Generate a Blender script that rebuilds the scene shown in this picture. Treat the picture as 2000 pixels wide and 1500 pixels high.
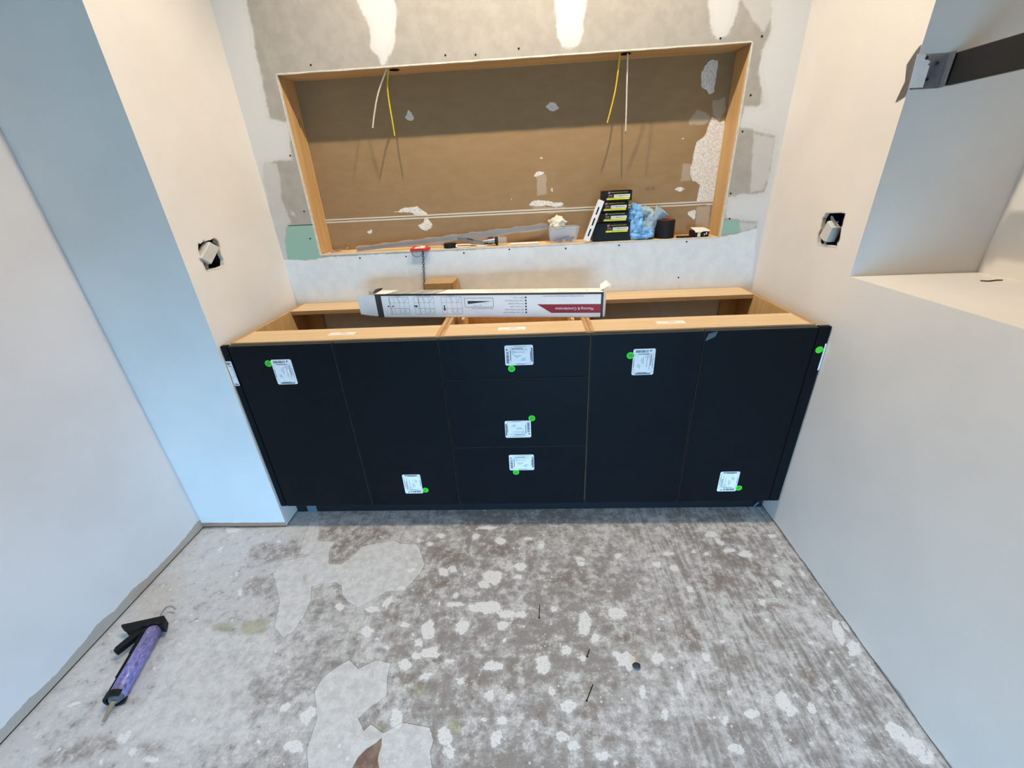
import bpy, bmesh, math, random
import numpy as np
from mathutils import Vector, Matrix, noise as mnoise
random.seed(7)
for o in list(bpy.data.objects): bpy.data.objects.remove(o, do_unlink=True)
SC = bpy.context.scene
COL = SC.collection
PI = math.pi

# ------------------------------------------------------------------ camera (surveyed pose)
CAM = np.array([1.1391, -1.3643, 1.3632]); FPX = 805.5184
ROT = np.array([[0.9982439677442705, -0.052879374671835074, 0.026697426776591673],
                [0.0355750089907961, 0.8955284330234943, 0.4435800315408594],
                [-0.04736453945179415, -0.4418513294998678, 0.8958370404385604]])  # columns right, forward, up
cd = bpy.data.cameras.new('camera'); cam = bpy.data.objects.new('camera', cd); COL.objects.link(cam)
cd.sensor_width = 36.0; cd.sensor_fit = 'HORIZONTAL'; cd.lens = FPX * 36.0 / 2000.0; cd.clip_start = 0.02
cam.matrix_world = Matrix(((ROT[0][0], ROT[0][2], -ROT[0][1], CAM[0]), (ROT[1][0], ROT[1][2], -ROT[1][1], CAM[1]),
                           (ROT[2][0], ROT[2][2], -ROT[2][1], CAM[2]), (0, 0, 0, 1)))
SC.camera = cam
def hit(u, v, ax, val):
    d = ROT @ np.array([(u - 1000) / FPX, 1, -(v - 750) / FPX]); t = (val - CAM[ax]) / d[ax]
    return CAM + t * d
# ------------------------------------------------------------------ world, exposure
SC.view_settings.view_transform = 'Standard'; SC.view_settings.look = 'None'
SC.view_settings.gamma = 1.0; SC.view_settings.use_curve_mapping = False
SC.view_settings.exposure = 0.32
wd = bpy.data.worlds.new('sky'); SC.world = wd; wd.use_nodes = True
bg = wd.node_tree.nodes['Background']; bg.inputs[0].default_value = (0.24, 0.58, 1.0, 1); bg.inputs[1].default_value = 50.0
LAMP_W = 57.0; LAMP_COL = (1.0, 0.86, 0.68); LAMP_X = (0.70, 1.46); LAMP_Y = 0.012; CEIL = 2.70; FILL_W = 20.0
LOW_WINDOW = dict(x0=0.75, x1=1.95, z0=0.06, z1=0.94, y=-3.6)  # unseen window, head set low so blue daylight stays on the lower return wall
pl = bpy.data.lights.new('window_portal', 'AREA'); pl.shape = 'RECTANGLE'; pl.size = LOW_WINDOW['x1'] - LOW_WINDOW['x0']; pl.size_y = LOW_WINDOW['z1'] - LOW_WINDOW['z0']
pl.cycles.is_portal = True
po = bpy.data.objects.new('window_portal', pl); COL.objects.link(po)
po.location = ((LOW_WINDOW['x0'] + LOW_WINDOW['x1']) / 2, LOW_WINDOW['y'] - 0.06, (LOW_WINDOW['z1'] + LOW_WINDOW['z0']) / 2); po.rotation_euler = (PI / 2, 0, 0)   # faces +y

# ------------------------------------------------------------------ helpers
def lin(c):
    return tuple((x / 255 / 12.92 if x / 255 <= 0.04045 else ((x / 255 + 0.055) / 1.055) ** 2.4) for x in c) + (1.0,)
class N:
    def __init__(s, name, rough=0.6, spec=0.4):
        s.m = bpy.data.materials.new(name); s.m.use_nodes = True; s.t = s.m.node_tree
        s.b = s.t.nodes['Principled BSDF']; s.b.inputs['Roughness'].default_value = rough
        s.b.inputs['Specular IOR Level'].default_value = spec
    def n(s, ty, **kw):
        nd = s.t.nodes.new(ty)
        for k, v in kw.items():
            if k in nd.inputs: nd.inputs[k].default_value = v
            else: setattr(nd, k, v)
        return nd
    def l(s, a, b): s.t.links.new(a, b)
    def co(s, scale=(1, 1, 1), rot=(0, 0, 0)):
        tc = s.n('ShaderNodeTexCoord'); mp = s.n('ShaderNodeMapping'); mp.inputs['Scale'].default_value = scale
        mp.inputs['Rotation'].default_value = rot; s.l(tc.outputs['Object'], mp.inputs[0]); return mp.outputs[0]
    def noise(s, vec, scale, detail=4, rough=0.55):
        nd = s.n('ShaderNodeTexNoise'); nd.inputs['Scale'].default_value = scale; nd.inputs['Detail'].default_value = detail
        nd.inputs['Roughness'].default_value = rough; s.l(vec, nd.inputs['Vector']); return nd.outputs[0]
    def mr(s, v, a, b, c=0.0, d=1.0, smooth=True):
        nd = s.n('ShaderNodeMapRange'); nd.interpolation_type = 'SMOOTHSTEP' if smooth else 'LINEAR'
        for i, x in enumerate((a, b, c, d)): nd.inputs[i + 1].default_value = x
        s.l(v, nd.inputs[0]); return nd.outputs[0]
    def math(s, op, a, b=None):
        nd = s.n('ShaderNodeMath'); nd.operation = op
        for i, x in enumerate((a, b)):
            if x is None: continue
            if isinstance(x, (int, float)): nd.inputs[i].default_value = x
            else: s.l(x, nd.inputs[i])
        return nd.outputs[0]
    def mix(s, f, a, b):
        nd = s.n('ShaderNodeMix'); nd.data_type = 'RGBA'
        if isinstance(f, (int, float)): nd.inputs[0].default_value = f
        else: s.l(f, nd.inputs[0])
        for i, x in ((6, a), (7, b)):
            if isinstance(x, tuple): nd.inputs[i].default_value = x
            else: s.l(x, nd.inputs[i])
        return nd.outputs[2]
    def attr(s, name):
        nd = s.n('ShaderNodeAttribute'); nd.attribute_name = name; return nd.outputs['Fac']
    def col(s, c):
        if isinstance(c, tuple): s.b.inputs['Base Color'].default_value = c
        else: s.l(c, s.b.inputs['Base Color'])
    def bump(s, h, strength=0.3, dist=0.002):
        nd = s.n('ShaderNodeBump'); nd.inputs['Strength'].default_value = strength; nd.inputs['Distance'].default_value = dist
        s.l(h, nd.inputs['Height']); s.l(nd.outputs[0], s.b.inputs['Normal'])
def plain(name, rgb, rough=0.5, spec=0.4, metal=0.0, var=0.06, sc=60, bump=0.0):
    k = N(name, rough, spec); c = lin(rgb); k.b.inputs['Metallic'].default_value = metal
    nz = k.noise(k.co(), sc)
    d = tuple(x * (1 - var * 2) for x in c[:3]) + (1,)
    e = tuple(min(1, x * (1 + var)) for x in c[:3]) + (1,)
    k.col(k.mix(k.mr(nz, .3, .7), d, e))
    if bump: k.bump(nz, bump, 0.001)
    return k.m
def wood(name, a, b, axis, rough=0.55, sc=1.0, knots=False):
    k = N(name, rough, 0.35)
    s = [38 * sc] * 3; s[axis] = 1.6 * sc
    v = k.co(tuple(s)); n1 = k.noise(v, 1.0, 5, 0.6); n2 = k.noise(v, 3.5, 4, 0.6)
    f = k.mr(k.math('ADD', k.math('MULTIPLY', n1, .7), k.math('MULTIPLY', n2, .3)), .3, .72)
    c = k.mix(f, lin(a), lin(b))
    if knots:
        vo = k.n('ShaderNodeTexVoronoi'); vo.inputs['Scale'].default_value = 1.0
        ks = [14] * 3; ks[axis] = 5; k.l(k.co(tuple(ks)), vo.inputs['Vector'])
        c = k.mix(k.mr(vo.outputs['Distance'], .04, .13, .75, 0), c, lin((88, 52, 22)))
    k.col(c); k.bump(f, .08, .001); return k.m

class MB:
    def __init__(s, M=None): s.v = []; s.f = []; s.i = []; s.M = M
    def add(s, vs, fs, mi=0, M=None):
        b = len(s.v)
        for q in vs:
            q = Vector(q)
            if M is not None: q = M @ q
            s.v.append(q)
        for f in fs: s.f.append([b + x for x in f]); s.i.append(mi)
        return s
    def box(s, a, b, mi=0, bev=0.0, M=None):
        a, b = [min(x, y) for x, y in zip(a, b)], [max(x, y) for x, y in zip(a, b)]
        bm = bmesh.new(); bmesh.ops.create_cube(bm, size=1)
        for v in bm.verts:
            v.co = Vector(((a[i] + b[i]) / 2 + v.co[i] * (b[i] - a[i]) for i in range(3)))
        if bev: bmesh.ops.bevel(bm, geom=bm.edges[:], offset=bev, segments=1, affect='EDGES', profile=.5)
        bm.verts.index_update()
        s.add([v.co for v in bm.verts], [[v.index for v in f.verts] for f in bm.faces], mi, M); bm.free(); return s
    def prism(s, pts, h, mi=0, M=None):
        """2-D outline in local xy, extruded along local z by h"""
        n = len(pts)
        vs = [(x, y, 0) for x, y in pts] + [(x, y, h) for x, y in pts]
        fs = [list(range(n))[::-1], [n + i for i in range(n)]] + [[i, (i + 1) % n, n + (i + 1) % n, n + i] for i in range(n)]
        return s.add(vs, fs, mi, M)
    def tube(s, pts, r, seg=8, mi=0, M=None, cap=True, flat=1.0):
        pts = [Vector(q) for q in pts]; n = len(pts); rs = r if isinstance(r, (list, tuple)) else [r] * n
        vs = []; up = None
        for i, q in enumerate(pts):
            t = (pts[min(i + 1, n - 1)] - pts[max(i - 1, 0)]).normalized()
            if up is None: up = Vector((0, 0, 1)) if abs(t.z) < .9 else Vector((1, 0, 0))
            a = t.cross(up).normalized(); up = a.cross(t).normalized()
            for k in range(seg):
                g = 2 * PI * k / seg; vs.append(q + a * math.cos(g) * rs[i] + up * math.sin(g) * rs[i] * flat)
        fs = [[i * seg + k, i * seg + (k + 1) % seg, (i + 1) * seg + (k + 1) % seg, (i + 1) * seg + k] for i in range(n - 1) for k in range(seg)]
        if cap: fs += [list(range(seg))[::-1], [(n - 1) * seg + k for k in range(seg)]]
        return s.add(vs, fs, mi, M)
    def lathe(s, prof, seg=24, mi=0, M=None):
        """profile [(r,z)] about local z"""
        n = len(prof)
        vs = [(r * math.cos(2 * PI * k / seg), r * math.sin(2 * PI * k / seg), z) for r, z in prof for k in range(seg)]
        fs = [[i * seg + k, i * seg + (k + 1) % seg, (i + 1) * seg + (k + 1) % seg, (i + 1) * seg + k] for i in range(n - 1) for k in range(seg)]
        fs += [list(range(seg))[::-1], [(n - 1) * seg + k for k in range(seg)]]
        return s.add(vs, fs, mi, M)
    def torus(s, R, r, M, seg=14, sub=6, sx=1.0, mi=0):
        vs = []; fs = []
        for i in range(seg):
            a = 2 * PI * i / seg
            for j in range(sub):
                b = 2 * PI * j / sub
                vs.append(((R + r * math.cos(b)) * math.cos(a) * sx, (R + r * math.cos(b)) * math.sin(a), r * math.sin(b)))
        for i in range(seg):
            for j in range(sub):
                fs.append([i * sub + j, ((i + 1) % seg) * sub + j, ((i + 1) % seg) * sub + (j + 1) % sub, i * sub + (j + 1) % sub])
        return s.add(vs, fs, mi, M)
    def text(s, body, size, M, mi=0, align='CENTER', depth=0.0):
        cu = bpy.data.curves.new('t', 'FONT'); cu.body = body; cu.size = size; cu.align_x = align; cu.align_y = 'CENTER'
        cu.extrude = depth; cu.resolution_u = 3
        ob = bpy.data.objects.new('t', cu); COL.objects.link(ob)
        dg = bpy.context.evaluated_depsgraph_get(); me = bpy.data.meshes.new_from_object(ob.evaluated_get(dg))
        s.add([v.co for v in me.vertices], [list(q.vertices) for q in me.polygons], mi, M)
        bpy.data.objects.remove(ob, do_unlink=True); bpy.data.curves.remove(cu); bpy.data.meshes.remove(me); return s
    def build(s, name, mats, parent=None, smooth=False, recalc=True):
        root = parent
        while root is not None and root.parent is not None: root = root.parent
        off = Vector(root.location) if root is not None else (s.org if hasattr(s, 'org') else Vector((0, 0, 0)))
        me = bpy.data.meshes.new(name)
        vs = [(s.M @ v if s.M is not None else v) - off for v in s.v]
        me.from_pydata([tuple(v) for v in vs], [], s.f)
        if not isinstance(mats, (list, tuple)): mats = [mats]
        for m in mats: me.materials.append(m)
        me.polygons.foreach_set('material_index', s.i)
        if recalc:
            bm = bmesh.new(); bm.from_mesh(me); bmesh.ops.recalc_face_normals(bm, faces=bm.faces); bm.to_mesh(me); bm.free()
        if smooth:
            me.polygons.foreach_set('use_smooth', [True] * len(me.polygons))
            try: me.set_sharp_from_angle(angle=math.radians(40))
            except Exception: pass
        ob = bpy.data.objects.new(name, me); COL.objects.link(ob)
        if parent is not None: ob.parent = parent
        else: ob.location = off
        return ob
def tag(o, label, cat, group=None):
    o['label'] = label; o['category'] = cat
    if group: o['group'] = group
    return o
def thing(name, label, cat, loc, group=None):
    o = bpy.data.objects.new(name, None); COL.objects.link(o); o.location = loc; o.empty_display_size = .05
    return tag(o, label, cat, group)
def struct(o): o['kind'] = 'structure'; return o
def T(x, y, z): return Matrix.Translation((x, y, z))
def RX(a): return Matrix.Rotation(a, 4, 'X')
def RY(a): return Matrix.Rotation(a, 4, 'Y')
def RZ(a): return Matrix.Rotation(a, 4, 'Z')
# outlines taken from the photograph, put on the surface they lie on
def crop(ox, oy, s, pts): return [(ox + x / s, oy + y / s) for x, y in pts]
def onplane(pts, ax, val):
    k = [i for i in range(3) if i != ax]
    return [tuple(hit(u, v, ax, val)[k]) for u, v in pts]
def psd(X, Y, poly):
    """signed distance, positive inside"""
    P = np.array(poly); d = np.full(X.shape, 1e9); ins = np.zeros(X.shape, bool)
    for i in range(len(P)):
        (x0, y0), (x1, y1) = P[i], P[(i + 1) % len(P)]
        ex, ey = x1 - x0, y1 - y0; L = ex * ex + ey * ey + 1e-12
        t = np.clip(((X - x0) * ex + (Y - y0) * ey) / L, 0, 1)
        d = np.minimum(d, np.hypot(X - x0 - t * ex, Y - y0 - t * ey))
        c = (y0 > Y) != (y1 > Y)
        ins ^= c & (X < ex * (Y - y0) / (ey + 1e-12) + x0)
    return np.where(ins, d, -d)
def esd(X, Y, cx, cy, a, b, rot=0):
    c, s_ = math.cos(rot), math.sin(rot); u = ((X - cx) * c + (Y - cy) * s_) / a; v = (-(X - cx) * s_ + (Y - cy) * c) / b
    return (1 - np.hypot(u, v)) * min(a, b)
def attrs(me, d):
    for k, a in d.items():
        at = me.attributes.new(k, 'FLOAT', 'POINT'); at.data.foreach_set('value', np.clip(a, -.03, .03).astype(np.float32))
def gridmesh(name, us, vs, fn, hole=None):
    """grid of quads; fn(u,v)->xyz arrays; hole=(u0,u1,v0,v1) left open"""
    U, V = np.meshgrid(us, vs, indexing='ij'); X, Y, Z = fn(U, V)
    co = np.stack([X.ravel(), Y.ravel(), Z.ravel()], 1)
    nu, nv = len(us), len(vs); I = np.arange(nu * nv).reshape(nu, nv)
    q = np.stack([I[:-1, :-1], I[1:, :-1], I[1:, 1:], I[:-1, 1:]], -1).reshape(-1, 4)
    if hole:
        uc = (us[:-1] + us[1:]) / 2; vc = (vs[:-1] + vs[1:]) / 2; UC, VC = np.meshgrid(uc, vc, indexing='ij')
        keep = ~((UC > hole[0]) & (UC < hole[1]) & (VC > hole[2]) & (VC < hole[3])).ravel(); q = q[keep]
    me = bpy.data.meshes.new(name); me.vertices.add(len(co)); me.vertices.foreach_set('co', co.ravel())
    me.loops.add(q.size); me.loops.foreach_set('vertex_index', q.ravel().astype(np.int32))
    me.polygons.add(len(q)); me.polygons.foreach_set('loop_start', np.arange(0, q.size, 4, dtype=np.int32))
    me.update(); me.validate()
    return me, U.ravel(), V.ravel()
def seq(*parts):
    out = []
    for a, b, st in parts: out += list(np.linspace(a, b, max(2, int(round((b - a) / st)) + 1)))
    return np.unique(np.round(np.array(out), 5))
def holed(name, outer, holes, fn, mats, parent=None):
    """flat sheet with holes; outlines 2-D, fn maps (a,b)->xyz"""
    bm = bmesh.new(); ed = []
    for lp in [outer] + holes:
        vs = [bm.verts.new(fn(*q)) for q in lp]
        for i in range(len(vs)): ed.append(bm.edges.new((vs[i], vs[(i + 1) % len(vs)])))
    bmesh.ops.triangle_fill(bm, edges=ed, use_beauty=True)
    me = bpy.data.meshes.new(name); bm.to_mesh(me); bm.free(); me.materials.append(mats)
    ob = bpy.data.objects.new(name, me); COL.objects.link(ob); return ob

# ------------------------------------------------------------------ surveyed dimensions (metres)
XLL, XR, YF, YB, REC = -0.393, 2.147, -0.009, 0.560, 0.134
OL, OR_, OB, OT = 0.179, 1.9645, 1.1003, 1.7726
NY, SZ, ND = -0.0063, 1.0403, 0.379
YR = YB + REC
G = [0.0284, 0.4202, 0.8068, 1.3419, 1.7275, 2.1059]
ZB, ZT, ZW = 0.1143, 0.872, 0.878

# ------------------------------------------------------------------ materials
def wall_paint(name, rgb, strip=None):
    k = N(name, .62, .3); v = k.co(); nz = k.noise(v, 230, 2, .5); big = k.noise(v, 3.0, 3)
    c = lin(rgb); c2 = tuple(x * .93 for x in c[:3]) + (1,)
    cc = k.mix(k.mr(big, .3, .7), c2, c)
    if strip:   # unpainted board along the floor, ragged paint edge: (height, slope along y)
        sep = k.n('ShaderNodeSeparateXYZ'); k.l(v, sep.inputs[0])
        h = k.math('ADD', k.math('MULTIPLY', k.noise(v, 7, 4, .6), strip[1]), strip[0])
        f = k.mr(k.math('SUBTRACT', h, sep.outputs[2]), -.0015, .0015)
        cc = k.mix(f, cc, lin(strip[2]))
    k.col(cc); k.bump(nz, .10, .0012); return k.m
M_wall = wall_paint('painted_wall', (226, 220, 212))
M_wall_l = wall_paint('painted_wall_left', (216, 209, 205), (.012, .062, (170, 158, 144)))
M_wall_r = wall_paint('painted_wall_right', (226, 220, 212), (-.012, .045, (168, 160, 150)))
M_wall_ret = wall_paint('painted_wall_return', (224, 221, 216), (.022, .014, (168, 128, 104)))
M_ceil = wall_paint('painted_ceiling', (232, 230, 226))

def compound_wall():
    k = N('drywall_compound', .75, .2); v = k.co()
    n1 = k.noise(v, 22, 5, .6); n2 = k.noise(v, 90, 4, .6); fine = k.noise(v, 420, 2)
    nn = k.math('MULTIPLY', k.math('SUBTRACT', k.math('ADD', k.math('MULTIPLY', n1, .65), k.math('MULTIPLY', n2, .35)), .5), .02)
    def m(a, e, amp=1.0, off=0.0): return k.mr(k.math('ADD', k.math('ADD', k.attr(a), k.math('MULTIPLY', nn, amp)), off), -e, e)
    c = k.mix(k.mr(n1, .3, .7), lin((160, 153, 143)), lin((170, 163, 152)))
    c = k.mix(m('grn', .0015, .5), c, lin((146, 178, 160)))
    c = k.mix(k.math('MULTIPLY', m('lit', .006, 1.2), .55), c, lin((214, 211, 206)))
    c = k.mix(m('pri', .003, .8), c, k.mix(k.mr(n1, .3, .7), lin((212, 214, 212)), lin((222, 222, 218))))
    w = m('wht', .006, 1.6); w = k.math('MULTIPLY', w, k.mr(n2, .15, .5, .82, 1.0))
    c = k.mix(w, c, lin((206, 203, 198)))
    core = k.mr(k.math('ADD', k.attr('wht'), k.math('MULTIPLY', nn, 1.5)), .012, .024)
    c = k.mix(k.math('MULTIPLY', core, .6), c, lin((211, 208, 203)))
    k.col(c); k.bump(k.math('ADD', k.math('MULTIPLY', fine, .25), w), .25, .0012); return k.m
M_comp = compound_wall()
def backboard():
    k = N('brown_board_back', .72, .2); v = k.co((14, 1, 34))
    n = k.noise(v, 1, 4, .6); w2 = k.co(); n1 = k.noise(w2, 30, 5, .6); n2 = k.noise(w2, 140, 4)
    nn = k.math('MULTIPLY', k.math('SUBTRACT', n1, .5), .018)
    c = k.mix(k.mr(n, .25, .75), lin((143, 116, 83)), lin((150, 123, 90)))
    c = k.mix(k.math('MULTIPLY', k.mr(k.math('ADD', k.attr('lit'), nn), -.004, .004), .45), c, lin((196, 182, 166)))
    w = k.mr(k.math('ADD', k.attr('wht'), nn), -.0012, .0012)
    c = k.mix(w, c, k.mix(k.mr(n2, .3, .7), lin((196, 188, 178)), lin((232, 226, 216))))
    c = k.mix(k.mr(k.attr('edg'), -.0006, .0006), c, lin((205, 192, 172)))
    k.col(c); k.bump(k.math('ADD', w, k.math('MULTIPLY', n1, .4)), .5, .003); return k.m
M_board = backboard()
def floor_mat():
    k = N('scraped_slab', .62, .35); v = k.co()
    n0 = k.noise(v, 2.6, 3, .5); n1 = k.noise(v, 11, 7, .68); n2 = k.noise(v, 34, 7, .70); n3 = k.noise(v, 150, 5, .68)
    st = k.noise(k.co((70, 6, 1), (0, 0, .62)), 1.0, 6, .66)
    sx = k.noise(k.co((9, 40, 1), (0, 0, .10)), 1.0, 6, .72)
    sep = k.n('ShaderNodeSeparateXYZ'); k.l(v, sep.inputs[0])
    wr_ = k.mr(sep.outputs[0], 1.35, 1.7)          # trowel marks run slantwise on the right half, across on the left
    ss = k.math('ADD', k.math('MULTIPLY', st, wr_), k.math('MULTIPLY', sx, k.math('SUBTRACT', 1.0, wr_)))
    nn = k.math('MULTIPLY', k.math('SUBTRACT', k.math('ADD', k.math('MULTIPLY', n2, .55), k.math('MULTIPLY', n3, .45)), .5), .034)
    res = k.math('ADD', k.math('ADD', k.math('MULTIPLY', n1, .34), k.math('MULTIPLY', n2, .34)), k.math('ADD', k.math('MULTIPLY', ss, .18), k.math('MULTIPLY', n0, .14)))
    res = k.math('ADD', res, k.math('MULTIPLY', k.math('SUBTRACT', st, .5), k.math('MULTIPLY', wr_, .22)))
    res = k.math('ADD', res, k.math('MULTIPLY', k.attr('lgt'), 7.0))
    c = k.mix(k.mr(res, .42, .58), lin((146, 139, 134)), lin((202, 199, 197)))
    # rubbed-in plaster scuffs
    sc = k.math('MULTIPLY', k.mr(k.math('ADD', k.math('MULTIPLY', n1, .5), k.math('MULTIPLY', n2, .5)), .50, .60), k.mr(n3, .40, .56))
    c = k.mix(k.math('MULTIPLY', sc, .75), c, lin((222, 219, 215)))
    c = k.mix(k.math('MULTIPLY', k.math('MULTIPLY', k.mr(n3, .58, .64), k.mr(n2, .44, .58)), .8), c, lin((232, 229, 226)))
    dk = k.math('MULTIPLY', k.mr(n2, .42, .34), k.mr(n3, .56, .44)); c = k.mix(k.math('MULTIPLY', dk, .55), c, lin((100, 92, 86)))
    c = k.mix(k.math('MULTIPLY', k.mr(k.math('ADD', k.attr('brn'), k.math('MULTIPLY', nn, 1.5)), -.012, .012), k.mr(n2, .62, .42, .1, .62)), c, k.mix(k.mr(n3, .35, .65), lin((112, 98, 88)), lin((148, 134, 122))))
    pe = k.math('ADD', k.attr('pat'), k.math('MULTIPLY', nn, .30)); pm = k.mr(pe, -.0012, .0012)
    pc = k.mix(k.mr(n2, .38, .62), lin((204, 202, 200)), lin((222, 220, 218)))
    pc = k.mix(k.mr(n3, .30, .37, .75, 0), pc, lin((132, 124, 118)))
    c = k.mix(k.math('MULTIPLY', k.mr(k.math('ADD', k.attr('pat2'), nn), -.008, .008), .6), c, pc)
    c = k.mix(k.math('MULTIPLY', pm, .93), c, pc)
    c = k.mix(k.mr(k.math('ABSOLUTE', pe), .0003, .0016, .5, 0), c, lin((112, 106, 102)))
    hol = k.mr(k.math('ADD', k.attr('hol'), k.math('MULTIPLY', nn, .12)), -.001, .001)
    c = k.mix(hol, c, k.mix(k.mr(n2, .4, .6), lin((120, 96, 82)), lin((152, 128, 112))))
    c = k.mix(k.math('MULTIPLY', k.mr(k.math('ADD', k.attr('grn'), k.math('MULTIPLY', nn, 1.4)), -.006, .008), .5), c, lin((152, 150, 92)))
    wf = k.math('ADD', k.attr('wht'), k.math('MULTIPLY', nn, 1.15))
    wm = k.math('MULTIPLY', k.mr(wf, -.0012, .0020), k.mr(n3, .34, .46, .25, 1))
    halo = k.math('MULTIPLY', k.mr(k.math('ADD', k.attr('wht'), k.math('MULTIPLY', nn, 1.8)), -.014, .004), .45)
    c = k.mix(halo, c, lin((206, 203, 200)))
    c = k.mix(k.math('MULTIPLY', wm, .92), c, lin((236, 233, 229)))
    def specks(scale, r0, r1, lo, amt, base):
        vo = k.n('ShaderNodeTexVoronoi'); vo.inputs['Scale'].default_value = scale; k.l(v, vo.inputs['Vector'])
        sl_ = k.n('ShaderNodeSeparateColor'); k.l(vo.outputs['Color'], sl_.inputs[0])
        d_ = k.mr(k.math('ADD', vo.outputs['Distance'], k.math('MULTIPLY', nn, scale * .5)), r0, r1, 1, 0)
        return k.mix(k.math('MULTIPLY', k.math('MULTIPLY', d_, k.mr(sl_.outputs[0], lo, lo + .03)), amt), base, lin((232, 229, 225)))
    c = specks(24, .07, .13, .74, .9, c); c = specks(58, .08, .17, .84, .8, c)
    k.col(c)
    h = k.math('ADD', k.math('ADD', k.math('MULTIPLY', pm, .8), k.math('MULTIPLY', wm, .7)), k.math('ADD', k.math('MULTIPLY', n3, .5), k.math('MULTIPLY', ss, .6)))
    k.bump(k.math('SUBTRACT', h, k.math('MULTIPLY', hol, .6)), .5, .003)
    k.l(k.mr(n2, .3, .7, .5, .72), k.b.inputs['Roughness']); return k.m
M_floor = floor_mat()
M_dark = plain('charcoal_laminate', (7, 12, 17), .5, .14, var=.10, sc=18)
M_dedge = plain('charcoal_edge_band', (50, 46, 44), .5, .4)
M_toe = plain('black_toe_board', (14, 16, 22), .5, .4)
MX = wood('maple_x', (204, 174, 132), (220, 191, 150), 0)
MY = wood('maple_y', (214, 172, 118), (234, 198, 146), 1)
MZ = wood('maple_z', (196, 156, 104), (216, 178, 124), 2)
M_ply = wood('plywood_edge', (150, 112, 74), (206, 166, 116), 1, sc=2.6)
M_plyx = wood('plywood_edge_x', (158, 120, 84), (204, 166, 120), 0, sc=2.6)
PX = wood('pine_x', (190, 150, 96), (214, 176, 122), 0, knots=True)
PXs = wood('pine_sill', (214, 180, 132), (230, 198, 152), 0)
PZ = wood('pine_z', (186, 146, 94), (212, 172, 118), 2, knots=True)
M_paper = plain('white_label_paper', (242, 232, 226), .5, .3, var=.02)
M_ink = plain('label_ink', (62, 66, 76), .6, .2)
M_green = plain('fluorescent_green', (72, 226, 48), .5, .3, var=.03)
M_green2 = plain('fluorescent_green_core', (46, 190, 30), .5, .3, var=.03)
M_black = plain('black_plastic', (17, 17, 18), .55, .25)
M_blackmat = plain('matte_black', (16, 15, 15), .75, .2)
M_white = plain('white_plastic', (232, 230, 226), .4, .45, var=.02)
M_carton = plain('white_carton', (243, 236, 230), .55, .3, var=.02, sc=12)
M_cartedge = plain('carton_dark_band', (62, 58, 58), .6, .3)
M_cartgrey = plain('carton_grey_print', (158, 156, 150), .6, .3)
M_cartline = plain('carton_line_print', (128, 128, 138), .6, .3)
M_cartred = plain('carton_red_print', (150, 28, 38), .5, .3)
M_kraft = plain('kraft_cardboard', (176, 142, 100), .75, .2, var=.04, sc=90)
M_kraftd = plain('kraft_cardboard_inside', (150, 110, 68), .8, .2)
M_gypsum = plain('gypsum_edge', (212, 204, 190), .85, .15, bump=.4)
M_hole = plain('dark_cavity', (30, 18, 14), .9, .1)
M_metal = plain('galvanised_steel', (150, 152, 156), .4, .5, metal=.85, var=.08)
M_steel = plain('bright_steel', (190, 190, 190), .25, .5, metal=.9)
M_bar = plain('black_steel_bar', (26, 26, 27), .5, .4, var=.2, sc=30)
M_yellow = plain('yellow_cable_jacket', (222, 190, 40), .4, .45)
M_cable = plain('white_cable_jacket', (222, 214, 200), .4, .45)
M_copper = plain('bare_copper', (150, 96, 60), .4, .5, metal=.8)
M_bluebox = plain('blue_plastic_box', (22, 44, 96), .4, .45)
M_greybox = plain('dark_grey_box', (46, 40, 38), .5, .4)
M_device = plain('grey_white_device', (198, 196, 192), .4, .45, var=.02)
M_yprint = plain('yellow_print', (226, 222, 40), .5, .3, var=.03)
M_wprint = plain('white_print', (228, 226, 214), .5, .3, var=.03)
M_pprint = plain('pink_print', (196, 120, 140), .5, .3, var=.03)
M_red = plain('red_plastic', (206, 52, 38), .4, .45)
M_redbrown = plain('red_oxide_core', (132, 52, 34), .7, .2)
def cloth(name, a, b):
    k = N(name, .9, .1); v = k.co(); k.b.inputs['Sheen Weight'].default_value = .3
    n = k.noise(v, 45, 3); k.col(k.mix(k.mr(n, .25, .75), lin(a), lin(b))); k.bump(k.noise(v, 700, 2), .25, .0006); return k.m
M_blue = cloth('blue_microfibre', (104, 158, 206), (138, 188, 230))
M_greycl = cloth('grey_blue_cloth', (140, 160, 168), (168, 186, 192))
M_cream = cloth('cream_paper_towel', (214, 202, 180), (232, 222, 204))
def clear(name, tint, a):
    k = N(name, .12, .5); k.col(lin(tint)); k.b.inputs['Alpha'].default_value = a; return k.m
M_clear = clear('clear_plastic', (206, 202, 198), .26)
M_film = clear('protective_film', (120, 140, 150), .4)
def purple():
    k = N('purple_foil_cartridge', .35, .5); v = k.co((70, 70, 260), (.5, .3, .9)); n = k.noise(v, 1, 5, .6)
    c = k.mix(k.mr(n, .3, .5), lin((66, 62, 112)), lin((128, 122, 180))); c = k.mix(k.mr(n, .56, .72), c, lin((196, 190, 222)))
    k.col(c); k.bump(n, .3, .001); return k.m
M_purple = purple()
M_nozzle = clear('tan_nozzle', (150, 128, 100), .85)

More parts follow.
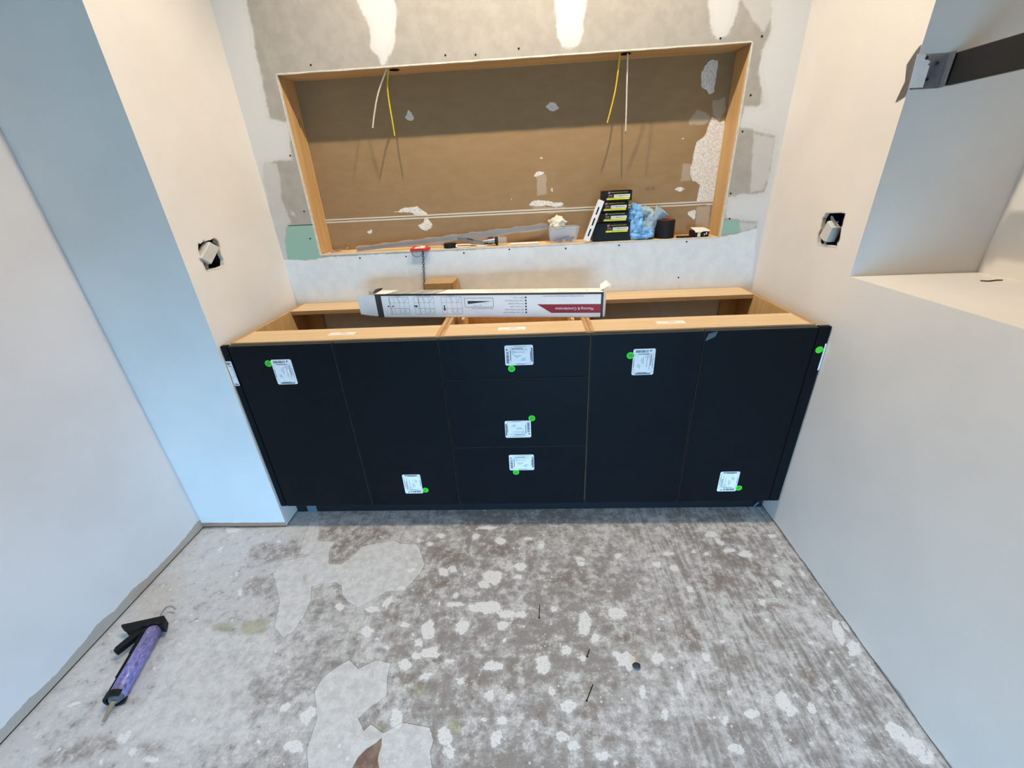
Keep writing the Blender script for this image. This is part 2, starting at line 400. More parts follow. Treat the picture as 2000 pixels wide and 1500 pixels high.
# ================================================================== THE SETTING
# ---- floor
us = seq((XLL - .02, XR + .02, .0035)); vs_ = seq((-3.6, -1.0, .2), (-1.0, .10, .0035), (.10, YB + .05, .1))
me, U, V = gridmesh('floor', us, vs_, lambda u, v: (u, v, u * 0))
A = lambda pts: [tuple(q) for q in onplane(crop(0, 1000, 2.857, pts), 2, 0.0)]
B = lambda pts: [tuple(q) for q in onplane(crop(560, 980, 2.857, pts), 2, 0.0)]
C = lambda pts: [tuple(q) for q in onplane(crop(1200, 980, 2.857, pts), 2, 0.0)]
def field_ell(fn, lst):
    out = np.full(U.shape, -1.0)
    for q in lst:
        cx, cy, a, b = q[:4]; r = q[4] if len(q) > 4 else 0
        ring = [(cx + a * math.cos(t) * math.cos(r) - b * math.sin(t) * math.sin(r), cy + a * math.cos(t) * math.sin(r) + b * math.sin(t) * math.cos(r))
                for t in np.linspace(0, 2 * PI, 14, endpoint=False)]
        rnd = random.Random(int(cx * 7 + cy))
        ring = [(cx + (x - cx) * rnd.uniform(.7, 1.12), cy + (y - cy) * rnd.uniform(.7, 1.12)) for x, y in ring]
        poly = fn(ring); P = np.array(poly); lo, hi = P.min(0) - .03, P.max(0) + .03
        m = (U > lo[0]) & (U < hi[0]) & (V > lo[1]) & (V < hi[1])
        if m.any(): out[m] = np.maximum(out[m], psd(U[m], V[m], poly))
    return out
wht = np.maximum.reduce([
  field_ell(B, [(295,585,30,22),(480,600,45,24,-.1),(565,560,42,20,-.8),(445,725,40,34),(660,685,32,18),(790,720,46,62),(735,785,30,26),(980,700,40,42),
    (1150,420,66,44),(1100,462,36,26),(875,392,30,24),(926,375,28,20),(1120,588,100,38),(1225,625,60,26),(1300,360,40,26),(1420,240,22,26),(1640,335,30,28),
    (945,520,16,20),(850,570,9,18),(1310,630,40,22),(1205,690,34,30),(1215,770,14,18),(1660,680,44,78),(1720,762,28,26),(1840,620,60,36),(1430,905,46,66),(1150,915,66,32),
    (660,908,40,30),(800,840,64,36),(720,860,26,26),(915,888,30,18),(780,968,42,18,-.4),(970,1000,28,24),(1130,1080,30,34),(615,1205,42,62),(880,1310,46,56),(905,1395,38,40),
    (1170,1320,38,58,.4),(1200,1220,30,30),(1570,1140,50,38),(1540,1310,40,36),(1600,1362,40,30),(1840,1460,20,22),(1765,1420,44,24),(740,215,15,12),(862,190,26,18),
    (1055,195,26,18),(1120,146,56,9),(1350,205,26,12),(30,1360,54,28),(105,1205,40,40),(995,402,12,10),(1190,218,30,24),(1862,870,50,26,.6),(1920,900,30,52),(700,380,30,12),(500,760,16,12),
    (560,815,20,16),(1560,830,36,30),(1655,870,22,22),(1490,600,18,18),(1290,420,30,14),(640,480,30,16),(940,570,60,14),(800,235,20,14),(700,740,12,10),(1100,1215,20,14),(1240,1085,24,20),(1480,1060,20,30)]),
  field_ell(C, [(330,370,28,18),(910,455,28,20),(975,490,20,12),(825,560,24,15),(1115,560,12,20,-.5),(850,660,14,12),(510,865,24,34,-.5),(245,870,44,36),(60,880,54,50),
    (770,1180,46,30),(620,1226,20,30),(940,1110,44,66,-.5),(985,1170,36,42),(1100,1150,28,36,-.4),(1325,915,24,10,-.5),(1255,730,30,80,-.42),(1335,820,44,52),(1570,1280,80,48,.5),
    (1680,1365,84,56,.6),(1750,1425,50,44),(730,290,42,20),(640,272,36,16),(540,182,42,18),(585,222,40,14,.5),(420,490,22,20),(440,280,16,10),(300,290,36,14),(240,350,26,18),(160,1060,28,40),
    (370,1040,18,52,-.3),(535,1204,66,7),(690,1380,60,30,.4),(440,960,14,30),(980,960,20,7,.4),(1200,640,30,6,.7),(1290,690,20,40,-.5),(640,1060,24,18),(280,1180,20,40),(600,780,18,14),(1010,1080,14,10),
    (1100,785,16,8),(1195,905,14,10),(1440,930,10,50,-.6),(1480,990,8,40,-.6),(900,300,16,8),(880,190,24,10),(1045,390,12,30,-.6),(1230,1000,16,8),(510,290,14,10),(20,300,26,14)]),
  field_ell(A, [(1560,165,15,10),(1320,345,9,18,.4),(1340,450,14,22),(1895,530,26,20),(1100,605,14,10),(690,1260,30,56,.7),(740,1340,20,38,.5),(840,1380,50,26),(565,1395,15,24),(1590,1090,36,22,-.5),
    (1730,1120,36,50,.3),(1655,1310,46,44),(1300,100,50,16),(1230,205,20,8,-.7),(420,1070,50,10,-.3),(1080,1160,26,8,-.5),(1440,1280,16,22),(860,870,14,8),(1540,780,12,8),(1570,75,40,10),(1240,85,60,6)])])
P1 = B([(130,110),(185,112),(175,215),(270,220),(240,270),(235,345),(300,350),(360,310),(420,250),(500,230),(600,215),(640,235),(720,230),(745,270),(770,350),(745,400),(700,450),(640,500),(560,500),(480,550),
        (400,590),(340,560),(310,520),(305,470),(270,450),(140,470),(132,560),(100,630),(40,720),(-20,760),(-70,700),(-40,560),(-60,460),(-80,400),(-20,330),(80,310),(140,298),(70,290),(95,200)])
P2 = B([(350,880),(400,930),(500,880),(580,900),(560,980),(560,1080),(450,1160),(400,1210),(430,1275),(470,1240),(540,1290),(650,1230),(800,1260),(820,1330),(800,1400),(815,1500),(815,1700),(60,1700),(120,1500),(110,1380),(170,1210),(155,1060),(200,980),(280,920)])
P3 = A([(910,740),(1000,690),(1150,650),(1300,690),(1450,660),(1580,740),(1520,780),(1500,850),(1420,900),(1380,980),(1420,1070),(1390,1200),(1350,1280),(1250,1300),(1150,1290),(1000,1330),(850,1290),(740,1290),(660,1240),(740,1120),(860,1000),(900,850)])
pat = np.maximum(psd(U, V, P1), psd(U, V, P2)); pat2 = psd(U, V, P3)
brn = np.maximum.reduce([psd(U, V, B([(190,130),(450,120),(640,180),(420,250),(350,320),(290,352),(235,345),(240,270),(270,220),(180,210)])),
   field_ell(B, [(1600,440,120,90),(810,480,130,70),(820,885,100,30),(1715,1175,90,70),(1740,1310,90,56),(1820,1000,46,40),(900,300,110,60),(1180,260,100,50),(700,1000,120,50),(1040,1000,100,40),(280,490,30,40),(1280,930,60,60),(1440,790,50,40),(620,650,90,30),(1420,1180,30,26)]),
   field_ell(C, [(560,450,120,60),(700,330,200,40,.5),(100,760,120,60),(560,1230,90,60),(860,590,110,40),(1080,960,50,80,-.4),(640,170,80,40),(430,760,60,90,-.4),(1480,1200,120,30,.7)]),
   field_ell(A, [(1500,230,130,60),(1440,420,100,60,-.3),(430,1340,260,70,-.3),(860,1310,90,40),(1640,200,50,60)])])
grn = np.maximum(field_ell(A, [(1430,640,90,50,-.4),(1230,445,18,14),(1700,370,14,24),(1240,640,60,30)]), field_ell(B, [(530,1255,24,32),(745,1050,26,44),(700,320,10,12),(640,920,30,26),(930,1260,40,60)]))
hol = psd(U, V, onplane([(690, 1495), (700, 1478), (716, 1462), (735, 1450), (746, 1440), (745, 1458), (740, 1472), (738, 1484), (741, 1500), (738, 1520), (700, 1530), (684, 1510)], 2, 0.0))
# left part of the slab keeps more residue than the middle
lgt = .012 * np.clip((.55 - U) / .7, 0, 1) - .006 * np.clip(1 - np.abs(U - 1.05) / .5, 0, 1)
attrs(me, dict(wht=wht, pat=pat, pat2=pat2, brn=brn, grn=grn, hol=hol, lgt=lgt))
me.materials.append(M_floor); fl = bpy.data.objects.new('floor', me); COL.objects.link(fl); struct(fl)

# ---- left wall, return, alcove side
GAP = .007
def sheet(name, m, pts, parent=None):
    mb = MB(); mb.add(pts, [list(range(len(pts)))]); return mb.build(name, m, parent, recalc=False)
struct(sheet('wall_left', M_wall_l, [(XLL, -3.6, GAP), (XLL, YF, GAP), (XLL, YF, CEIL), (XLL, -3.6, CEIL)]))
struct(sheet('wall_return', M_wall_ret, [(XLL, YF, GAP), (0, YF, GAP), (0, YF, CEIL), (XLL, YF, CEIL)]))
def onx(x0, pts): return [(hit(u, v, 0, x0)[1], hit(u, v, 0, x0)[2]) for u, v in pts]
LH = onx(0, crop(360, 440, 15, [(410,520),(480,545),(560,470),(550,420),(600,480),(690,450),(780,430),(850,380),(930,400),(1000,480),(1040,620),(1040,740),(1090,900),(1150,1000),(1150,1180),(1000,1240),(760,1280),(690,1320),(640,1300),(570,1130),(500,960),(460,840),(410,700)]))
RH = onx(XR, crop(1570, 400, 15, [(650,250),(850,248),(1080,235),(1210,260),(1180,390),(1160,430),(1130,600),(1100,640),(1050,1000),(1010,1090),(980,1100),(960,1220),(700,1180),(400,1140),(390,1080),(430,850),(490,720),(550,400)]))
w = holed('wall_alcove_left', [(YF, GAP), (YB, GAP), (YB, CEIL), (YF, CEIL)], [LH], lambda a, b: (0, a, b), M_wall); struct(w)
def rim(parent, loop, x0, sgn):
    mb = MB(); n = len(loop); vs = [(x0, a, b) for a, b in loop] + [(x0 + sgn * .013, a, b) for a, b in loop]
    c = np.mean(loop, 0); lip = [(x0 - sgn * .0012, c[0] + (a - c[0]) * 1.06, c[1] + (b - c[1]) * 1.05) for a, b in loop]
    vs += lip
    mb.add(vs, [[i, (i + 1) % n, n + (i + 1) % n, n + i] for i in range(n)] + [[i, (i + 1) % n, 2 * n + (i + 1) % n, 2 * n + i] for i in range(n)])
    mb.build('ragged_cutout_edge', M_gypsum, parent)
rim(w, LH, 0, -1)
# ---- right wall with its niche
NT, NE = 2.32, -1.25
w = holed('wall_right', [(YB, GAP), (YB, CEIL), (-3.6, CEIL), (-3.6, GAP)], [RH, [(NY, SZ), (NY, NT), (NE, NT), (NE, SZ)]], lambda a, b: (XR, a, b), M_wall_r); struct(w)
rim(w, RH, XR, 1)
mb = MB(); a, b = XR, XR + ND
mb.add([(a, NY, SZ), (b, NY, SZ), (b, NY, NT), (a, NY, NT)], [[0, 1, 2, 3]]); mb.add([(b, NY, SZ), (b, NE, SZ), (b, NE, NT), (b, NY, NT)], [[0, 1, 2, 3]])
mb.add([(a, NE, SZ), (b, NE, SZ), (b, NE, NT), (a, NE, NT)], [[0, 1, 2, 3]]); mb.add([(a, NY, NT), (b, NY, NT), (b, NE, NT), (a, NE, NT)], [[0, 1, 2, 3]])
struct(mb.build('wall_niche', M_wall, recalc=False))
struct(sheet('trim_1', M_wall, [(a, NY, SZ), (a, NE, SZ), (b, NE, SZ), (b, NY, SZ)]))
# ---- ceiling, far end of the room with an unseen window kept low for the light, ground outside
struct(sheet('ceiling', M_ceil, [(XLL, -3.6, CEIL), (XR, -3.6, CEIL), (XR, YB, CEIL), (XLL, YB, CEIL)]))
struct(holed('wall_rear', [(-.85, -.05), (2.85, -.05), (2.85, 3.0), (-.85, 3.0)], [[(LOW_WINDOW['x0'], LOW_WINDOW['z0']), (LOW_WINDOW['x1'], LOW_WINDOW['z0']), (LOW_WINDOW['x1'], LOW_WINDOW['z1']), (LOW_WINDOW['x0'], LOW_WINDOW['z1'])]], lambda a, b: (a, LOW_WINDOW['y'], b), M_wall))
mb = MB(); a, b, c_, d_ = -.85, 2.85, LOW_WINDOW['y'], 1.0   # outer shell added to stop sky light leaking in behind the walls
mb.add([(a, c_, -.05), (a, d_, -.05), (a, d_, 3.0), (a, c_, 3.0)], [[0, 1, 2, 3]]); mb.add([(b, c_, -.05), (b, d_, -.05), (b, d_, 3.0), (b, c_, 3.0)], [[0, 1, 2, 3]]); mb.add([(a, d_, -.05), (b, d_, -.05), (b, d_, 3.0), (a, d_, 3.0)], [[0, 1, 2, 3]])
mb.add([(a, c_, 3.0), (b, c_, 3.0), (b, d_, 3.0), (a, d_, 3.0)], [[0, 1, 2, 3]]); mb.add([(a, c_, -.05), (b, c_, -.05), (b, d_, -.05), (a, d_, -.05)], [[0, 1, 2, 3]])
struct(mb.build('light_leak_shell', plain('dark_leak_shell', (60, 52, 44), .9, .1), recalc=False))
wn = struct(bpy.data.objects.new('window_1', None)); COL.objects.link(wn)
for a, b in (((LOW_WINDOW['x0'] - .04, LOW_WINDOW['z0'] - .04), (LOW_WINDOW['x0'] + .03, LOW_WINDOW['z1'] + .04)), ((LOW_WINDOW['x1'] - .03, LOW_WINDOW['z0'] - .04), (LOW_WINDOW['x1'] + .04, LOW_WINDOW['z1'] + .04)), ((LOW_WINDOW['x0'], LOW_WINDOW['z1'] - .03), (LOW_WINDOW['x1'], LOW_WINDOW['z1'] + .04)), ((LOW_WINDOW['x0'], LOW_WINDOW['z0'] - .04), (LOW_WINDOW['x1'], LOW_WINDOW['z0'] + .03)), ((1.33, LOW_WINDOW['z0']), (1.37, LOW_WINDOW['z1']))):
    mb = MB(); mb.box((a[0], LOW_WINDOW['y'] - .05, a[1]), (b[0], LOW_WINDOW['y'] + .02, b[1]), bev=.004); mb.build('window_frame', M_white, wn)
mb = MB(); mb.box((XLL - .1, -3.6, -.02), (XLL - .004, YF + .05, .09)); mb.box((XLL, YF + .004, -.02), (-.004, YF + .05, .09)); mb.box((-.06, YF + .004, -.02), (-.004, YB, .09)); mb.box((XR + .004, -3.6, -.02), (XR + .1, YB, .09)); struct(mb.build('leak_blocker', M_hole))  # dark plates added behind the wall gaps to block light leaks
struct(sheet('bounce_absorber', plain('brown_bounce_absorber', (122, 92, 64), .85, .2, sc=8), [(XLL + .02, -3.58, .002), (XR - .02, -3.58, .002), (XR - .02, -1.25, .002), (XLL + .02, -1.25, .002)]))  # brown sheet added out of view to absorb blue bounce from the floor
struct(sheet('ground_outside', plain('patio_concrete', (150, 146, 138), .8, .2), [(-9, -14, -.12), (11, -14, -.12), (11, -3.6, -.12), (-9, -3.6, -.12)]))

# ---- back wall: raw board, joint compound, green board
us = seq((0, XR, .006), (OL, OL + .01, .01), (OR_ - .01, OR_, .01)); us = us[(np.abs(us - OL) < 1e-4) | (np.abs(us - OL) > .0025)]; us = us[(np.abs(us - OR_) < 1e-4) | (np.abs(us - OR_) > .0025)]
vs_ = seq((GAP, .8, .2), (.8, 2.06, .006), (2.06, CEIL, .16), (OB, OB + .01, .01), (OT - .01, OT, .01)); vs_ = vs_[(np.abs(vs_ - OB) < 1e-4) | (np.abs(vs_ - OB) > .0025)]; vs_ = vs_[(np.abs(vs_ - OT) < 1e-4) | (np.abs(vs_ - OT) > .0025)]
me, U, V = gridmesh('wall_back', us, vs_, lambda u, v: (u, u * 0 + YB, v), (OL, OR_, OB, OT))
W = lambda pts: onplane(pts, 1, YB)
def up(poly, top=2.75):   # streaks go on above the frame
    return poly
S1 = crop(480, 0, 3.846, [(820,-300),(840,0),(880,100),(920,170),(940,290),(935,360),(1000,440),(1015,492),(1048,490),(1080,430),(1110,350),(1130,200),(1125,0),(1120,-300)])
S2 = crop(1000, 0, 3.571, [(290,-300),(295,0),(310,150),(315,260),(350,320),(410,337),(460,320),(490,230),(500,150),(525,0),(540,-300)])
S3 = crop(1000, 0, 3.571, [(1350,-300),(1365,0),(1380,150),(1400,240),(1440,272),(1490,255),(1540,170),(1590,0),(1640,-300)])
WL = [(455,-120),(482,0),(497,80),(513,160),(527,232),(562,238),(571,312),(512,320),(514,350),(526,400),(537,450),(548,500),(570,560),(585,600),(540,600),(470,300),(368,-120)]
WR = [(1500,-120),(1507,0),(1504,56),(1487,104),(1480,140),(1489,182),(1496,205),(1453,206),(1446,247),(1458,249),(1472,254),(1496,262),(1513,266),(1510,300),(1503,340),(1492,375),(1420,385),(1416,425),(1445,430),(1480,432),(1468,560),(1500,560),(1560,246),(1640,-120)]
wht = np.maximum.reduce([psd(U, V, W(q)) for q in (S1, S2, S3, WL, WR, [(568,412),(574,414),(577,421),(571,420)])])
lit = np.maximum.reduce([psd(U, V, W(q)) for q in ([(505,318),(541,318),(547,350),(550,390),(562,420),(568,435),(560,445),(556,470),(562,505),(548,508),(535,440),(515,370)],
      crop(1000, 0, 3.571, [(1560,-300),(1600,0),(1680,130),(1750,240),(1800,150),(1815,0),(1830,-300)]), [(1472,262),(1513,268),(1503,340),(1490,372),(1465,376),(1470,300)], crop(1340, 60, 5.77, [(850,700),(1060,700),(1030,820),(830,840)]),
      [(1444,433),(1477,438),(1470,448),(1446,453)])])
grn = np.maximum(psd(U, V, W(crop(400, 340, 5, [(800,500),(1060,490),(1135,795),(1150,820),(980,845),(830,835),(770,700),(800,600)]))), psd(U, V, W([(1405,430),(1444,431),(1446,453),(1395,460)])))
pri = psd(U, V, W([(520,510),(566,507),(596,509),(630,504),(640,502),(1000,484),(1400,464),(1440,456),(1500,440),(1520,760),(400,760)]))
pri = np.maximum(pri, np.where(V < .9, .03, -.03))
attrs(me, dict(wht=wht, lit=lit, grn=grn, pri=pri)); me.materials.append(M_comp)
wb = bpy.data.objects.new('wall_back', me); COL.objects.link(wb); struct(wb)
mb = MB()   # cut edge of the board round the opening
e = .0135; r = random.Random(3)
def edge(p0, p1, q):
    n = 40; vs = []
    for i in range(n + 1):
        t = i / n; c = [p0[k] + (p1[k] - p0[k]) * t for k in (0, 1)]; j = r.uniform(0, .0022)
        vs += [(c[0] + q[0] * j, YB - .0004, c[1] + q[1] * j), (c[0], YB + e, c[1]), (c[0] - q[0] * .004, YB - .0004, c[1] - q[1] * .004)]
    mb.add(vs, [[3 * i, 3 * i + 1, 3 * i + 4, 3 * i + 3] for i in range(n)] + [[3 * i, 3 * i + 3, 3 * i + 5, 3 * i + 2] for i in range(n)])
edge((OL, OB), (OL, OT), (1, 0)); edge((OR_, OB), (OR_, OT), (-1, 0)); edge((OL, OB), (OR_, OB), (0, 1)); edge((OL, OT), (OR_, OT), (0, -1))
mb.build('cut_board_edge', M_gypsum, wb)
q0, q1 = W([(562, 441), (612, 438)]); mb = MB(); mb.box((q0[0], YB - .0008, q0[1] - .001), (OL - .001, YB + .004, q0[1] + .0012)); mb.build('board_joint', M_hole, wb)
smesh = None
for u, v in [(607,127),(870,108),(929,107),(1013,95),(1407,75),(1488,71),(1466,186),(1450,257),(1427,378),(1425,427),(567,304),(594,413),(606,466),(703,504),(793,501),(906,494),(995,487),(1105,485),(1209,479),(1341,472),(1325,542),(1174,560)]:
    x, z = W([(u, v)])[0]
    if smesh is None:
        mb = MB(); mb.lathe([(.0012, -.002), (.0037, .0003), (.0037, .0008), (.0016, .0002)], 10, M=RX(PI / 2)); o = mb.build('screw', M_black, wb); smesh = o.data
    else: o = bpy.data.objects.new('screw', smesh); COL.objects.link(o); o.parent = wb
    o.location = (x, YB, z)

# ---- recess in the back wall: two brown boards behind, pine frame round it
zs = 1.232
BD = lambda pts: onplane(pts, 1, YR)
c5 = lambda pts: crop(560, 320, 4, pts); c6 = lambda pts: crop(1020, 320, 4.348, pts); c7 = lambda pts: crop(1340, 60, 5.77, pts); c2 = lambda pts: crop(480, 0, 3.846, pts); c3 = lambda pts: crop(1000, 0, 3.571, pts)
WB_ = [c2([(1220,825),(1245,850),(1268,885),(1250,910),(1215,908),(1192,880),(1210,860)]), c3([(235,745),(265,712),(300,715),(335,755),(300,770),(260,770)]),
  c7([(310,325),(360,335),(360,420),(340,520),(320,690),(260,715),(240,680),(170,620),(175,500),(210,400),(250,350)]),
  c5([(830,380),(920,345),(1020,333),(1060,360),(1100,390),(1095,417),(1010,412),(980,382)]), c5([(1030,480),(1070,455),(1080,425),(1095,425),(1140,470),(1130,500),(1090,525),(1045,505)]),
  c6([(40,355),(90,315),(200,310),(270,335),(340,330),(360,345),(290,372),(240,362),(150,362)]), c6([(1285,215),(1340,195),(1400,215),(1340,240)]),
  c7([(60,1540),(80,1380),(120,1250),(210,1190),(250,1080),(290,960),(330,990),(380,1030),(440,1000),(460,1540)]), c6([(1440,0),(1680,0),(1640,350),(1480,352),(1495,250),(1510,180),(1450,150),(1425,90)]),
  c6([(1410,405),(1475,390),(1470,490),(1440,470),(1405,430)]), c6([(102,105),(130,70),(185,62),(185,90),(140,105)]), c6([(247,200),(256,200),(256,235),(248,232)]), c5([(1745,268),(1762,270),(1758,282)]), c5([(620,530),(660,515),(670,540),(640,548)]),
  c2([(790,1055),(802,1058),(798,1070)]), c3([(192,1100),(214,1102),(210,1114)]), c3([(1178,975),(1205,952),(1212,962),(1190,980)])]
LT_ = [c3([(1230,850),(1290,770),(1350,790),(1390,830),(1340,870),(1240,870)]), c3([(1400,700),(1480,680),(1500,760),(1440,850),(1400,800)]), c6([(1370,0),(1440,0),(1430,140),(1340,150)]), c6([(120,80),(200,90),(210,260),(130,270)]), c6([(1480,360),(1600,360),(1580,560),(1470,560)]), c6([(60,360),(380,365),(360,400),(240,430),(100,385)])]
wr = struct(bpy.data.objects.new('wall_recess', None)); COL.objects.link(wr)
for z0, z1 in ((OB - .04, zs - .0014), (zs + .0014, OT + .04)):
    us = seq((OL - .03, OR_ + .03, .006)); vs_ = np.linspace(z0, z1, int((z1 - z0) / .006) + 1)
    me, U, V = gridmesh('board', us, vs_, lambda u, v: (u, u * 0 + YR, v))
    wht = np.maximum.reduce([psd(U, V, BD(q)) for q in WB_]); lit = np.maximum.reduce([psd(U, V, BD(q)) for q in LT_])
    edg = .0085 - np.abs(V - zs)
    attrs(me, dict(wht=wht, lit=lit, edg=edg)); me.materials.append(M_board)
    o = bpy.data.objects.new('board', me); COL.objects.link(o); o.parent = wr
mb = MB(); mb.box((OL - .03, YR + .002, OB), (OR_ + .03, YR + .012, OT)); mb.build('joint_backing', M_hole, wr)
x, z = BD([(1270, 368)])[0]; mb = MB(); mb.text('05:32', .018, T(x, YR - .0006, z) @ RX(PI / 2)); mb.build('stamp', plain('faded_stamp_ink', (112, 86, 58), .7, .2), wr, recalc=False)
nf = thing('recess_frame', 'pine stud frame lining the recess in the back wall', 'frame', (OL, YB, OB))
yf = YB + e
mb = MB(); mb.box((OL - .038, yf, OT), (OR_ + .038, YR - .001, OT + .038), bev=.002); hd = mb.build('header', PX, nf)
mb = MB(); mb.box((OL - .038, yf, OB - .038), (OR_ + .038, YR - .001, OB - .0005), bev=.002); mb.build('sill_plate', PXs, nf)
for x0, x1 in ((OL - .038, OL), (OR_, OR_ + .038)):
    mb = MB(); mb.box((x0, yf, OB), (x1, YR - .001, OT), bev=.002); mb.build('stud', PZ, nf)
for (u, v) in ((770, 136), (1223, 103)):   # bored cable holes
    q = hit(u, v, 2, OT); mb = MB(); mb.lathe([(.021, 0), (.019, .001)], 16, M=T(q[0], max(q[1], YB + .040), OT - .0012)); mb.build('cable_hole', M_hole, hd)

# ================================================================== CABINETS
def label_mesh(w_, h_, rot):
    """printed shipping label in the xz plane, front towards -y; rot in quarter turns"""
    mb = MB(); t = .0004
    def rect(a, b, mi, y): mb.add([(a[0], y, a[1]), (b[0], y, a[1]), (b[0], y, b[1]), (a[0], y, b[1])], [[0, 1, 2, 3]], mi)
    # portrait sheet: barcode band on top
    W_, H_ = .077, .101; c = .004
    o = [(-W_/2 + c, -H_/2), (W_/2 - c, -H_/2), (W_/2, -H_/2 + c), (W_/2, H_/2 - c), (W_/2 - c, H_/2), (-W_/2 + c, H_/2), (-W_/2, H_/2 - c), (-W_/2, -H_/2 + c)]
    n = len(o); mb.add([(x, 0, z) for x, z in o] + [(x, -t, z) for x, z in o], [list(range(n)), [n + i for i in range(n)][::-1]] + [[i, (i + 1) % n, n + (i + 1) % n, n + i] for i in range(n)], 0)
    y = -t - .0002; r = random.Random(5)
    x = -.030
    while x < .014:
        bw = r.choice((.0009, .0016, .0024)); rect((x, .036), (x + bw, .0455), 1, y); x += bw + r.choice((.0007, .0012))
    mb.add([(.020, y, .037), (.027, y, .0455), (.020, y, .0455)], [[0, 1, 2]], 1)
    def fr(a, b, s_=.0006):
        rect(a, (b[0], a[1] + s_), 1, y); rect((a[0], b[1] - s_), b, 1, y); rect(a, (a[0] + s_, b[1]), 1, y); rect((b[0] - s_, a[1]), b, 1, y)
    fr((-.034, -.041), (.033, .030)); rect((-.020, .0292), (.020, .0315), 1, y); rect((-.026, -.0478), (.028, -.0440), 1, y); rect((-.018, -.0425), (.014, -.0402), 1, y)
    rect((-.0352, -.02), (-.0332, .012), 1, y); rect((.0318, -.024), (.0335, .016), 1, y)
    for x, z0, z1, s_ in ((.026, -.014, .026, .0026), (.022, -.030, .026, .0014), (.016, .014, .026, .0012), (.012, -.020, .026, .0014), (.006, .016, .026, .0012), (-.002, -.006, .018, .0018), (-.008, .002, .014, .0014), (-.014, -.020, -.008, .001), (-.017, -.024, -.010, .001), (-.020, -.020, -.006, .001), (-.011, -.026, -.014, .001)):
        z = z0
        while z < z1:
            L = r.uniform(.003, .008); rect((x - s_/2, z), (x + s_/2, min(z + L, z1)), 1, y); z += L + .0009
    for i in range(len(mb.v)):
        p_ = mb.v[i]; a = rot * PI / 2; mb.v[i] = Vector((p_.x * math.cos(a) - p_.z * math.sin(a), p_.y, p_.x * math.sin(a) + p_.z * math.cos(a)))
    return mb
def put_label(parent, cx, cz, rot, dot):
    mb = label_mesh(0, 0, rot); mb.M = T(cx, -.0003, cz); o = mb.build('paper_label', [M_paper, M_ink], parent, recalc=False); o['label'] = 'white printed label'
    mb = MB(); mb.lathe([(.0128, 0), (.0128, .0004)], 20, 0, M=T(dot[0], -.0003, dot[1]) @ RX(PI / 2)); mb.lathe([(.0092, 0), (.0092, .0007)], 18, 1, M=T(dot[0], -.0003, dot[1]) @ RX(PI / 2))
    mb.text(str(dot[2]), .009, T(dot[0], -.0012, dot[1]) @ RX(PI / 2), 2)
    o = mb.build('round_sticker', [M_green, M_green2, M_ink], parent, recalc=False); o['label'] = 'fluorescent green dot'
def front(name, x0, x1, z0, z1, parent, gap=.0019):
    mb = MB(); mb.box((x0 + gap, 0, z0), (x1 - gap, .019, z1), 0, .0013)
    ob = mb.build(name, [M_dark, M_dedge], parent)
    me_ = ob.data
    for p_ in me_.polygons:
        if abs(p_.normal.y) < .8: p_.material_index = 1
    return ob
YBX = .0215; YRF, YRB = .150, .425
def carcass(t, x0, x1, top_label):
    th = .016
    for a, b in ((x0 + .0005, x0 + th), (x1 - th, x1 - .0005)):
        mb = MB(); mb.box((a, YBX, ZB), (b, YB - .002, ZW), bev=.0008); o = mb.build('side_panel', [MZ, M_ply], t)
        for p_ in o.data.polygons:
            if abs(p_.normal.z) > .7: p_.material_index = 1
    for n_, a, b in (('front_rail', YBX, YRF), ('back_rail', YRB, YB - .002)):
        mb = MB(); mb.box((x0 + th, a, ZW - .018), (x1 - th, b, ZW - .0004), bev=.0006); o = mb.build(n_, [MX, M_plyx], t)
        for p_ in o.data.polygons:
            if abs(p_.normal.y) > .7: p_.material_index = 1
        if n_ == 'front_rail':
            mb = MB(); mb.box((top_label[0] - .050, top_label[1] - .016, ZW - .0004), (top_label[0] + .050, top_label[1] + .016, ZW), 0, M=None)
            mb.add([(top_label[0] - .010 + k_, top_label[1] + .002, ZW + .0002) for k_ in (0, .03)] + [(top_label[0] - .010 + k_, top_label[1] + .006, ZW + .0002) for k_ in (.03, 0)], [[0, 1, 2, 3]], 1)
            mb.add([(top_label[0] - .040 + k_, top_label[1] - .009, ZW + .0002) for k_ in (0, .078)] + [(top_label[0] - .040 + k_, top_label[1] - .0075, ZW + .0002) for k_ in (.078, 0)], [[0, 1, 2, 3]], 1)
            l_ = mb.build('paper_label', [M_paper, M_cartline], o, recalc=False)
    mb = MB(); mb.box((x0 + th, YBX, ZB), (x1 - th, YB - .002, ZB + .016), bev=.0006); mb.build('bottom_panel', MX, t)
    for a, b in ((x0 + th, x0 + th + .075), (x1 - th - .075, x1 - th)):
        mb = MB(); mb.box((a, YB - .016, ZB + .016), (b, YB - .004, ZW - .018), bev=.0005); mb.build('back_stile', MZ, t)
t1 = thing('base_cabinet', 'charcoal two-door base cabinet at the left end, next to the long white flap', 'cabinet', (G[0], .01, ZB))
carcass(t1, G[0], G[2], (.425, .085))
d = front('door', G[0] + .001, G[1], ZB, ZT, t1); put_label(d, .2135, .765, 0, (.1635, .801, 21))
d = front('door', G[1], G[2], ZB, ZT, t1); put_label(d, .6145, .2295, 2, (.665, .196, 4))
t2 = thing('drawer_cabinet', 'charcoal three-drawer base cabinet between the two door cabinets', 'cabinet', (G[2], .01, ZB))
carcass(t2, G[2], G[3], (1.064, .079))
D1, D2 = .7135, .4114
